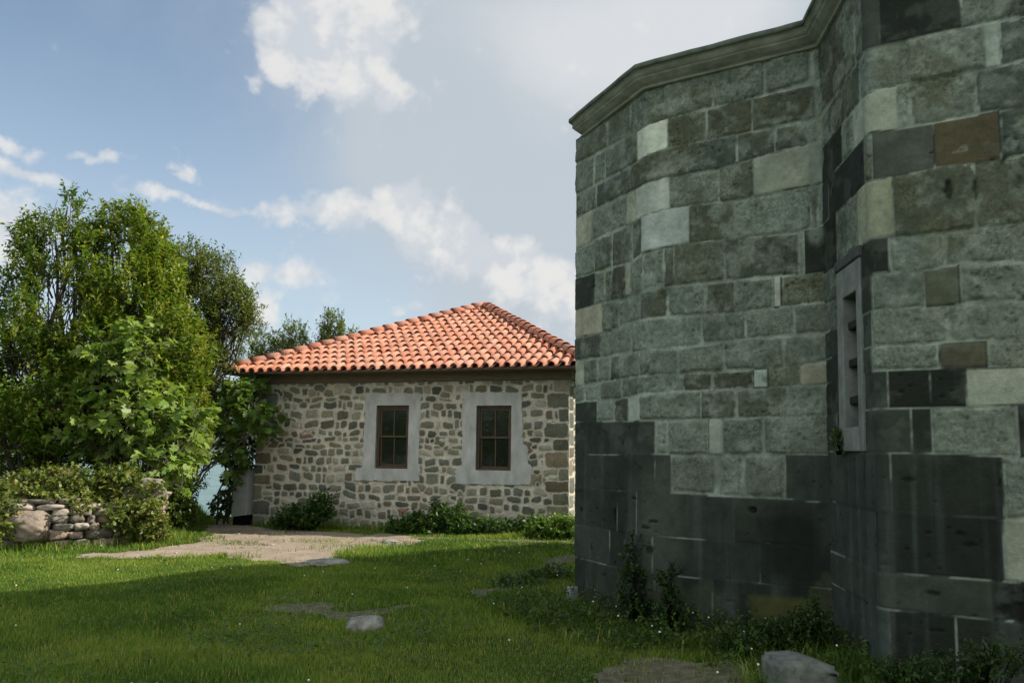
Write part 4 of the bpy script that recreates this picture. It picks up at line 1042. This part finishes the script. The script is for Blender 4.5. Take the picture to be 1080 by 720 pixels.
# trees across the lawn, behind the camera: the cottage windows mirror them
GM = 'trees mirrored in the cottage windows'
for k, (x, y, h, lab) in enumerate(((-21.5, -3.0, 6.0, 'broad tree mirrored in the left cottage window'), (-15.2, -4.0, 4.6, 'broad tree mirrored in the right cottage window'))):
    lb = [(x, y, h*.55, 2.1, 1.8, h*.38), (x-1.4, y+.5, h*.42, 1.5, 1.4, h*.3), (x+1.2, y, h*.5, 1.4, 1.3, h*.32), (x, y, h*.28, 2.2, 1.8, h*.25)]
    tree('mirrored_tree', lab, 'tree', GM, (x, y), lb, 1050, 9, .4, .2, .10, LAUREL, M_LAUREL, M_BARK, .12, up=.7, out=.6, gap=.42, seed=20+k)

# ------------------------------------------------------------------ dry stone wall with its ivy
wall_path = [(-11.2, 13.30), (-8.4, 13.52), (-7.4, 13.66), (-6.85, 13.95), (-6.55, 14.55), (-6.62, 15.4), (-6.9, 16.3)]
def stone_lump(r, c, sx, sy, sz, rot, V, F, Cc, col, sub=3, pw=5):
    bm = bmesh.new(); bmesh.ops.create_cube(bm, size=1.0); bmesh.ops.subdivide_edges(bm, edges=bm.edges[:], cuts=sub, use_grid_fill=True)
    sd = r.uniform(0, 99); ca, sa = math.cos(rot), math.sin(rot)
    co = np.array([v.co for v in bm.verts]); q = co/np.maximum((np.abs(co*2)**pw).sum(1, keepdims=True)**(1/pw), 1e-6)
    nz = fbm(q[:, 0]*3+sd, q[:, 2]*3+q[:, 1]*2.1, 300, 4)[:, None]; nf = fbm(q[:, 0]*9+sd, q[:, 2]*9+q[:, 1]*6.1, 301, 4)[:, None]; q = q*(.66+.55*nz+.20*nf); q[:, 2] += .12*(q[:, 0]*r.uniform(-1, 1))
    x, y, z = q[:, 0]*sx, q[:, 1]*sy, q[:, 2]*sz
    w = np.stack([x*ca-y*sa+c[0], x*sa+y*ca+c[1], z+c[2]], 1); o = sum(len(v) for v in V)
    V.append(w); bm.verts.index_update(); F.append(np.array([[v.index for v in f.verts] for f in bm.faces])+o); Cc.append(np.tile(col, (len(w), 1))); bm.free()
r = random.Random(5); dsw = empty('dry_stone_wall', (-7.9, 13.7, 0), 'low rough dry stone wall overgrown with ivy, holding up bed of trees', 'stone wall')
V_, F_, C_ = [], [], []
def along(pts, t):
    L = [math.dist(a, b) for a, b in zip(pts, pts[1:])]; t *= sum(L)
    for (a, b), l in zip(zip(pts, pts[1:]), L):
        if t <= l: return (a[0]+(b[0]-a[0])*t/l, a[1]+(b[1]-a[1])*t/l, math.atan2(b[1]-a[1], b[0]-a[0]))
        t -= l
    return (*pts[-1], 0)
WLEN = sum(math.dist(a, b) for a, b in zip(wall_path, wall_path[1:]))
zc = 0.0
for row, h in enumerate((.17, .14, .12, .13, .11, .10, .09)):
    d = r.uniform(-.25, .1)
    while d < WLEN:
        w = r.uniform(.14, .46); x, y, a = along(wall_path, min((d+w/2)/WLEN, 1)); gz = float(ground(x, y-.35))
        hh = h*r.uniform(.8, 1.15); c = np.array(r.choice(((.30, .265, .225), (.36, .32, .28), (.24, .22, .19), (.32, .25, .21), (.17, .155, .13))))*r.uniform(.85, 1.15)
        if row < 6 or r.random() < .6:
            stone_lump(r, (x+r.uniform(-.03, .03), y+r.uniform(-.04, .04)+row*.026, gz+zc+hh/2), w*.90, .40, hh*1.05, a+r.uniform(-.15, .15), V_, F_, C_, c, 4, 4.5)
        d += w*.96
    zc += h*.93
under(dsw, npmesh('stones', np.concatenate(V_), np.concatenate(F_), np.concatenate(C_), M_RUBBLE, smooth=True))
bm = bmesh.new()
for (x, y), (x2, y2) in zip(wall_path, wall_path[1:]):
    a = math.atan2(y2-y, x2-x); L = math.dist((x, y), (x2, y2)); box(bm, 0, L, .05, .38, -.2, .70, Matrix.Translation((x, y, 0)) @ Matrix.Rotation(a, 4, 'Z'))
under(dsw, bmobj('earth_core', bm, M_GROUND))
def boulder(name, label, cat, c, s, rot, mat, col, seed, group=None, sub=16):
    V, F, Cc = [], [], []; stone_lump(random.Random(seed), (0, 0, 0), *s, rot, V, F, Cc, col, sub, 3.2)
    o = npmesh(name, V[0], F[0], Cc[0], mat, smooth=True); o.location = c; return tag(o, label, cat, group)
p = at(150, 513, 14.5); boulder('boulder', 'big rounded pale boulder on top of the dry stone wall end', 'boulder', (p.x, p.y, p.z-.09), (.66, .5, .46), .3, M_RUBBLE, (.20, .19, .155), 3)
p = at(30, 556, 13.35); boulder('boulder', 'large pinkish boulder at the foot of the dry stone wall', 'boulder', (p.x, p.y, p.z), (.60, .40, .46), .1, M_RUBBLE, (.25, .205, .17), 21)
def ivy(name, label, blobs, shoots, ll, cols, kind='stuff', **kw):
    g = np.random.default_rng(len(label)*7+shoots); v, f, c, _ = leaf_cloud(g, blobs, shoots, 8, kw.pop('sl', .16), ll, ll*.8, cols, shape='ivy', up=.3, out=.8, gap=kw.pop('gap', .36), seed=len(label), **kw)
    o = npmesh(name, v, f, c, M_IVY); return tag(o, label, 'ground cover', kind=kind)
bl = [lobe(20, 518, 13.9, 30, 5, 22), lobe(60, 520, 14.0, 34, 4, 22), lobe(105, 518, 14.2, 30, 5, 18), lobe(2, 545, 13.1, 14, 22, 10), lobe(85, 532, 13.45, 10, 8, 6), lobe(118, 540, 13.6, 8, 10, 6), lobe(145, 545, 14.1, 24, 18, 14), lobe(160, 560, 14.3, 14, 18, 14), lobe(160, 522, 14.3, 14, 10, 12), lobe(138, 506, 14.2, 8, 6, 8), lobe(125, 505, 14.3, 18, 10, 16), lobe(60, 508, 14.2, 60, 10, 20)]
ivy('ivy', 'green ivy and creepers spilling over the dry stone wall', bl, 1500, .062, [(.085, .125, .035), (.11, .145, .04), (.065, .105, .025), (.13, .145, .055), (.05, .085, .02)], shell=(.2, 1))

# weeds and bushes along the foot of the cottage
GW = 'weedy bushes along the foot of the cottage front'
def weed(label, blobs, shoots, ll, cols, group=GW, sl=.2, name='bush', cat='bush', stemr=.008, zb=None, **kw):
    b = np.array(blobs); x, y = float(b[:, 0].mean()), float(b[:, 1].mean()); z = zb if zb is not None else float(ground(x, y)); root = empty(name, (x, y, z), label, cat, group)
    g = np.random.default_rng(shoots+int(abs(x)*100)); v, f, c, (o, sd, L) = leaf_cloud(g, blobs, shoots, 8, sl, ll, ll*kw.pop('wr', .6), cols, shape='ivy', gap=.25, **kw)
    under(root, npmesh('foliage', v, f, c, M_WEED)); bm = bmesh.new()
    for i in g.choice(len(o), min(len(o), 60), replace=False):
        tube(bm, [(o[i][0]*.3+x*.7, o[i][1]*.3+y*.7, z-.02), tuple(o[i]), tuple(o[i]+sd[i]*L[i])], [stemr, stemr*.7, stemr*.3], 4, caps=False)
    under(root, bmobj('stems', bm, M_WEED)); return root
DKW = [(.035, .075, .016), (.045, .09, .02), (.028, .06, .013)]
weed('dark low weed clump by the left corner of the cottage front', [lobe(325, 545, 17.2, 24, 11, 12), lobe(338, 536, 17.2, 12, 12, 10), lobe(300, 552, 17.5, 14, 6, 8)], 330, .075, DKW)
weed('broad dark bush at the cottage foot under the gap between windows', [lobe(455, 558, 16.3, 30, 14, 14), lobe(470, 548, 16.4, 18, 13, 12), lobe(430, 560, 16.4, 18, 9, 10), lobe(490, 560, 16.2, 20, 12, 12), lobe(520, 562, 16.1, 18, 9, 10)], 800, .075, DKW)
weed('dark straggling weeds right of the broad bush, under the right window', [lobe(545, 564, 15.9, 20, 8, 10), lobe(560, 560, 15.9, 14, 9, 10)], 260, .07, DKW)
weed('sunlit bright green bush at the right corner of the cottage', [lobe(582, 562, 15.3, 16, 11, 12), lobe(598, 560, 15.2, 10, 10, 10), lobe(566, 568, 15.3, 10, 7, 8)], 330, .08, [(.09, .15, .03), (.11, .17, .04), (.075, .13, .026)])
weed('low leafy bush in shade beside the stone path, left of the church corner', [lobe(545, 622, 10.3, 26, 9, 20), lobe(580, 612, 10.9, 20, 9, 16)], 420, .05, [(.045, .085, .02), (.06, .10, .025)], group=None, sl=.12)

# tall weeds at the foot of the church
DK2 = [(.022, .048, .011), (.03, .06, .014), (.018, .04, .009)]
GC = 'tall weeds growing against the church wall'
p = at(669, 610, 7.85); p2 = at(669, 640, 7.8)
weed('taller of two dark leafy stalks rising against the church wall', [lobe(669, 590, 7.85, 7, 22, 6), lobe(668, 620, 7.8, 13, 24, 9), lobe(672, 645, 7.75, 12, 12, 10)], 150, .036, DK2, group=GC, sl=.10, name='tall_weed', cat='weed', stemr=.005)
weed('shorter of two dark leafy stalks rising against the church wall', [lobe(706, 612, 7.45, 7, 10, 6), lobe(708, 640, 7.4, 9, 20, 8), lobe(712, 655, 7.4, 10, 8, 8)], 110, .036, DK2, group=GC, sl=.10, name='tall_weed', cat='weed', stemr=.005)
weed('small green sprig growing out of the slit window sill', [(*cpos(3.47, .05, 1.66), .05, .05, .06), (*cpos(3.43, .05, 1.74), .03, .03, .06)], 26, .032, [(.05, .09, .03)], group=None, sl=.06, name='wall_sprig', cat='plant', stemr=.003, zb=1.63)
weed('leafy weeds in the dark corner behind the fallen stone block', [lobe(850, 668, 6.3, 18, 14, 10), lobe(820, 676, 6.3, 20, 10, 10), lobe(785, 680, 6.5, 20, 9, 10), lobe(858, 655, 6.35, 8, 12, 6)], 420, .030, DK2, group=None, sl=.12, stemr=.004)
weed('low leafy weeds at the base of the nearest dark wall', [lobe(1000, 714, 4.75, 40, 8, 12), lobe(1050, 702, 4.65, 26, 12, 10), lobe(960, 716, 4.95, 30, 6, 12)], 320, .024, DK2, group=None, sl=.12, stemr=.004)

# low leafy herbs matted along the church foot
bl = []
for s_ in np.linspace(-.1, 5.6, 40):
    q_ = base_pos(np.array([s_]), np.array([0.]))[0]; i_ = 0 if s_ < S0[1] else 1 if s_ < S0[2] else 2 if s_ < S0[3] else 3
    for d_ in (.12, .45, .8):
        w_ = q_+NOR[i_]*d_; bl.append((w_[0], w_[1], float(ground(w_[0], w_[1]))+.05, .24, .24, .09 if d_ > .3 else .15))
ivy('herbs', 'matted dark leafy herbs along the foot of the church', bl, 2700, .028, [(.030, .066, .013), (.040, .082, .018), (.05, .095, .022), (.024, .052, .011)], shell=(.1, 1), gap=.46, gs=2.6, sl=.10)

# ------------------------------------------------------------------ loose stones
def block():
    bm = bmesh.new(); box(bm, -.205, .205, -.16, .16, -.10, .215); bmesh.ops.bevel(bm, geom=bm.edges[:], offset=.03, segments=3, affect='EDGES')
    bmesh.ops.subdivide_edges(bm, edges=[e for e in bm.edges if e.calc_length() > .1], cuts=9, use_grid_fill=True)
    co = np.array([v.co for v in bm.verts]); n = fbm(co[:, 0]*7+co[:, 1]*5, co[:, 2]*7+co[:, 1]*3, 310, 4)-.5
    for v, k in zip(bm.verts, n):
        v.co += Vector((v.co.x, v.co.y, v.co.z*.6)).normalized()*k*.045
        if v.co.z > .15: v.co.z -= max(0, v.co.x-.02)*.28
    return bm
o = bmobj('stone_block', block(), M_BLOCK, smooth=True); q = at(843, 716, 5.62); o.location = (q.x, q.y, float(ground(q.x, q.y))); o.rotation_euler = (0, 0, rad(12))
tag(o, 'grey squared stone block lying in the grass at the church foot', 'stone block')
q = at(384, 665, 7.7); boulder('rock', 'weathered pale rock half buried in the shaded lawn', 'rock', (q.x, q.y, float(ground(q.x, q.y))+.02), (.30, .24, .20), .2, M_ROCK, (.4, .4, .4), 12)
q = at(345, 592, 12.0); boulder('rock', 'flat pale slab at the near edge of the worn path', 'rock', (q.x, q.y, float(ground(q.x, q.y))), (.62, .4, .10), .1, M_ROCK, (.4, .4, .4), 15)
q = at(412, 571, 14.9); boulder('rock', 'small low stone lying on the far side of the worn path', 'rock', (q.x, q.y, float(ground(q.x, q.y))), (.3, .2, .12), .5, M_ROCK, (.4, .4, .4), 16)

# ------------------------------------------------------------------ grass
def grass_mesh(name, label, n, area, hgt, wid, cols, dens=None, lean=.5, seed=0):
    g = np.random.default_rng(seed); x = g.uniform(area[0], area[1], n); y = g.uniform(area[2], area[3], n)
    keep = np.ones(n, bool) if dens is None else g.uniform(size=n) < dens(x, y)
    x, y = x[keep], y[keep]; n = len(x); z = ground(x, y)
    cl = fbm(x*1.5, y*1.5, 400, 4); tuft = fbm(x*5, y*5, 401, 3)
    h = hgt*g.uniform(.45, 1.25, n)*(.45+.75*cl+.55*tuft*tuft)*(.8+.5*sstep(fbm(x*.7, y*.7, 402, 2), .5, .7))
    a = g.uniform(0, 2*math.pi, n); d = np.stack([np.cos(a), np.sin(a), a*0], 1); s = np.stack([-np.sin(a), np.cos(a), a*0], 1)
    ln = (h*lean*g.uniform(.2, 1.5, n))[:, None]; w = (wid*g.uniform(.7, 1.3, n))[:, None]; b = np.stack([x, y, z-.005], 1); up = np.array((0, 0, 1.0))
    V = np.stack([b-s*w, b+s*w, b+d*ln*.35-s*w*.75+up*h[:, None]*.6, b+d*ln*.35+s*w*.75+up*h[:, None]*.6, b+d*ln+up*(h*.93)[:, None]], 1)
    F = (np.arange(n)[:, None, None]*5+np.array(((0, 1, 3), (0, 3, 2), (2, 3, 4)))[None]).reshape(-1, 3)
    cols = np.array(cols); ci = np.clip((fbm(x*.9, y*.9, 403, 3)*1.6-.3+g.normal(size=n)*.22)*len(cols), 0, len(cols)-1).astype(int)
    c = cols[ci]*g.uniform(.75, 1.25, (n, 1)); dry = g.uniform(size=n) < .05; c[dry] = np.array((.20, .17, .075))
    o = npmesh(name, V.reshape(-1, 3), F, np.repeat(c, 5, 0), M_GRASS)
    return tag(o, label, 'grass', kind='stuff')
wallpts = np.array([base_pos(np.array([s]), np.array([0.]))[0] for s in np.linspace(0, 6.5, 120)])
house_poly = np.array([HO, HO+HT*HL, HO+HT*HL-HN*HD, HO-HN*HD])
church_poly = np.array([*P, *REST[1:5]])
def free(x, y):
    f = ~inside(x, y, house_poly) & ~inside(x, y, church_poly)
    wx, wy = wob(x, y, .8); pt = inside(wx, wy, PATH)
    d = np.where(pt, .003+.30*sstep(fbm(x*1.6+5, y*1.6, 430, 4), .56, .68), 1.0)
    for q in DIRT: d = np.where(inside(*wob(x, y, .45), q), .24, d)
    bare = sstep(fbm(x*1.1, y*1.1, 410, 4), .60, .70); d = d*(1-.45*bare)
    return d*f
def frustum(x, y, lo=-.72, hi=.72): return (x > lo*y-.6) & (x < hi*y+.6)
G1 = [(.030, .062, .012), (.040, .080, .015), (.055, .100, .020), (.075, .120, .026), (.095, .130, .034)]
grass_mesh('lawn_grass', 'short green turf of the lawn nearest the viewer', 330000, (-6, 5.5, 3.4, 7.6), .052, .0024, G1, lambda x, y: free(x, y)*frustum(x, y), seed=1)
grass_mesh('lawn_grass', 'short green turf across the middle of the lawn', 330000, (-9.5, 4.5, 7.6, 12.2), .058, .0034, G1, lambda x, y: free(x, y)*frustum(x, y), seed=2)
grass_mesh('lawn_grass', 'short green turf of the far lawn by the cottage and stone wall', 280000, (-13, 3.5, 12.2, 21), .085, .0050, G1, lambda x, y: free(x, y)*frustum(x, y), seed=3)
def near_wall(x, y, rad_):
    d = np.full(x.shape, 9.); 
    for p in wallpts[::3]: d = np.minimum(d, np.hypot(x-p[0], y-p[1]))
    return sstep(d, rad_, rad_*.15)
def nw(x, y): return free(x, y)*near_wall(x, y, 1.25)
G2 = [(.022, .05, .01), (.03, .062, .013), (.04, .075, .017), (.06, .09, .025)]
grass_mesh('tall_grass', 'long dark unmown grass along the foot of the church', 60000, (-.6, 4.6, 4.0, 10.6), .15, .0040, G2, nw, lean=.75, seed=4)
def nb(x, y):
    fr = 13.4+0.10*(x+7.5); b = sstep(np.abs(y-fr), .55, .1)*(x < -6.4)
    b = np.maximum(b, sstep(np.hypot((x+6.3)/.6, (y-15.0)/1.3), 1, .4)); b = np.maximum(b, sstep(np.hypot((x+6.9)/.75, (y-18.9)/.7), 1, .4)*.9)
    hl = (x-HO[0])*HN[0]+(y-HO[1])*HN[1]; b = np.maximum(b, sstep(hl, .75, .1)*(hl > 0)*.7)
    return free(x, y)*b
grass_mesh('tall_grass', 'long sunlit grass along the dry stone wall and cottage foot', 90000, (-12, 2, 12.6, 20), .22, .0055, [(.05, .09, .018), (.07, .12, .026), (.09, .145, .034), (.11, .155, .04)], nb, lean=.6, seed=5)
# clover and broad leaved herbs growing through the turf
g = np.random.default_rng(77); n = 60000; x = g.uniform(-9, 4.5, n); y = g.uniform(4, 15, n)
k = (g.uniform(size=n) < free(x, y)*frustum(x, y)*sstep(fbm(x*1.3+9, y*1.3, 420, 4), .50, .66)); x, y = x[k], y[k]
h = .025+.035*g.uniform(size=len(x)); pos = np.stack([x, y, ground(x, y)+h], 1); a = g.uniform(0, 6.283, len(x)); sz = g.uniform(.010, .022, len(x))
d = np.stack([np.cos(a), np.sin(a), g.normal(size=len(x))*.25], 1)*sz[:, None]; e = np.stack([-np.sin(a), np.cos(a), g.normal(size=len(x))*.25], 1)*sz[:, None]*.8
V = np.stack([pos-d, pos+e, pos+d, pos-e], 1).reshape(-1, 3); F = np.arange(len(x))[:, None]*4+np.array((0, 1, 2, 3))[None]
c = np.array((.045, .088, .024))*g.uniform(.6, 1.5, (len(x), 1)); tag(npmesh('clover_leaves', V, F, np.repeat(c, 4, 0), M_WEED), 'dark clover and herb leaves spreading through the turf', 'clover', kind='stuff')
# long pale blades in front of the block
def tuft(label, c, n, h, seed):
    g = random.Random(seed); bm = bmesh.new()
    for i in range(n):
        a = g.uniform(0, 6.28); l = h*g.uniform(.6, 1.2); w = .006; b = Vector((c[0]+g.uniform(-.07, .07), c[1]+g.uniform(-.07, .07), float(ground(c[0], c[1])))); d = Vector((math.cos(a), math.sin(a), 0)); s = Vector((-d.y, d.x, 0)); prev = None
        for k in range(6):
            t = k/5; q = b+d*l*.75*t**1.8+Vector((0, 0, l*(t*1.05-.45*t*t*t))); ww = w*(1-t)+.0008; cur = (bm.verts.new(q-s*ww), bm.verts.new(q+s*ww))
            if prev: bm.faces.new((prev[0], prev[1], cur[1], cur[0]))
            prev = cur
    me = bpy.data.meshes.new('grass_tuft'); bm.to_mesh(me); bm.free(); o = link('grass_tuft', me, M_GRASS)
    a_ = me.attributes.new('col', 'FLOAT_COLOR', 'POINT'); a_.data.foreach_set('color', np.tile(np.array((.11, .15, .06, 1), np.float32), len(me.vertices)))
    return tag(o, label, 'grass tuft')
q = at(795, 712, 5.7); tuft('tuft of long pale arching grass blades left of the stone block', (q.x, q.y), 34, .24, 4)
q = at(603, 690, 7.2); tuft('small tuft of pale grass blades on the lawn below church corner', (q.x, q.y), 16, .16, 6)
q = at(905, 718, 5.2); tuft('thin grass tuft right of the stone block at wall foot', (q.x, q.y), 20, .20, 9)
# pebbles and crumbs of stone on the worn path
g = np.random.default_rng(55); PV, PF, PC, n0 = [], [], [], 0
ico = bmesh.new(); bmesh.ops.create_icosphere(ico, subdivisions=1, radius=1.0); iv = np.array([v.co for v in ico.verts]); ico.verts.index_update(); jf = np.array([[v.index for v in f.verts] for f in ico.faces]); ico.free()
for k in range(1300):
    x, y = g.uniform(-7.2, -1.2), g.uniform(11.4, 18.6)
    if not inside(*wob(np.array([x]), np.array([y]), .5), PATH)[0]: continue
    s = g.uniform(.005, .014) if g.uniform() < .95 else g.uniform(.02, .04)
    PV.append(iv*np.array((s*g.uniform(.8, 1.5), s, s*.6))*g.uniform(.75, 1.2, (len(iv), 1))+np.array((x, y, float(ground(x, y))+.02))); PF.append(jf+n0); n0 += len(iv); PC.append(np.tile(np.array((.30, .27, .23))*g.uniform(.6, 1.3), (len(iv), 1)))
tag(npmesh('pebbles', np.concatenate(PV), np.concatenate(PF), np.concatenate(PC), M_RUBBLE), 'pebbles and stone crumbs scattered over the worn path', 'pebbles', kind='stuff')
# tiny white clover heads
g = np.random.default_rng(31); fl = []
for k in range(90):
    if k < 30: x, y = g.uniform(.6, 3.0), g.uniform(5.4, 8.2)
    else: x, y = g.uniform(-9, 1), g.uniform(5, 14)
    if free(np.array([x]), np.array([y]))[0] < .5: continue
    bm = bmesh.new(); bmesh.ops.create_icosphere(bm, subdivisions=1, radius=.0085); zz = float(ground(x, y))+g.uniform(.06, .13)+(.08 if k < 30 else 0)
    vv = np.array([v.co for v in bm.verts])+np.array((x, y, zz)); bm.verts.index_update(); fl.append((vv, np.array([[v.index for v in f.verts] for f in bm.faces]), np.zeros_like(vv))); bm.free()
v, f, c = merge(fl); tag(npmesh('clover_flowers', v, f, mat=M_PETAL), 'tiny white clover heads scattered through the grass', 'flowers', kind='stuff')
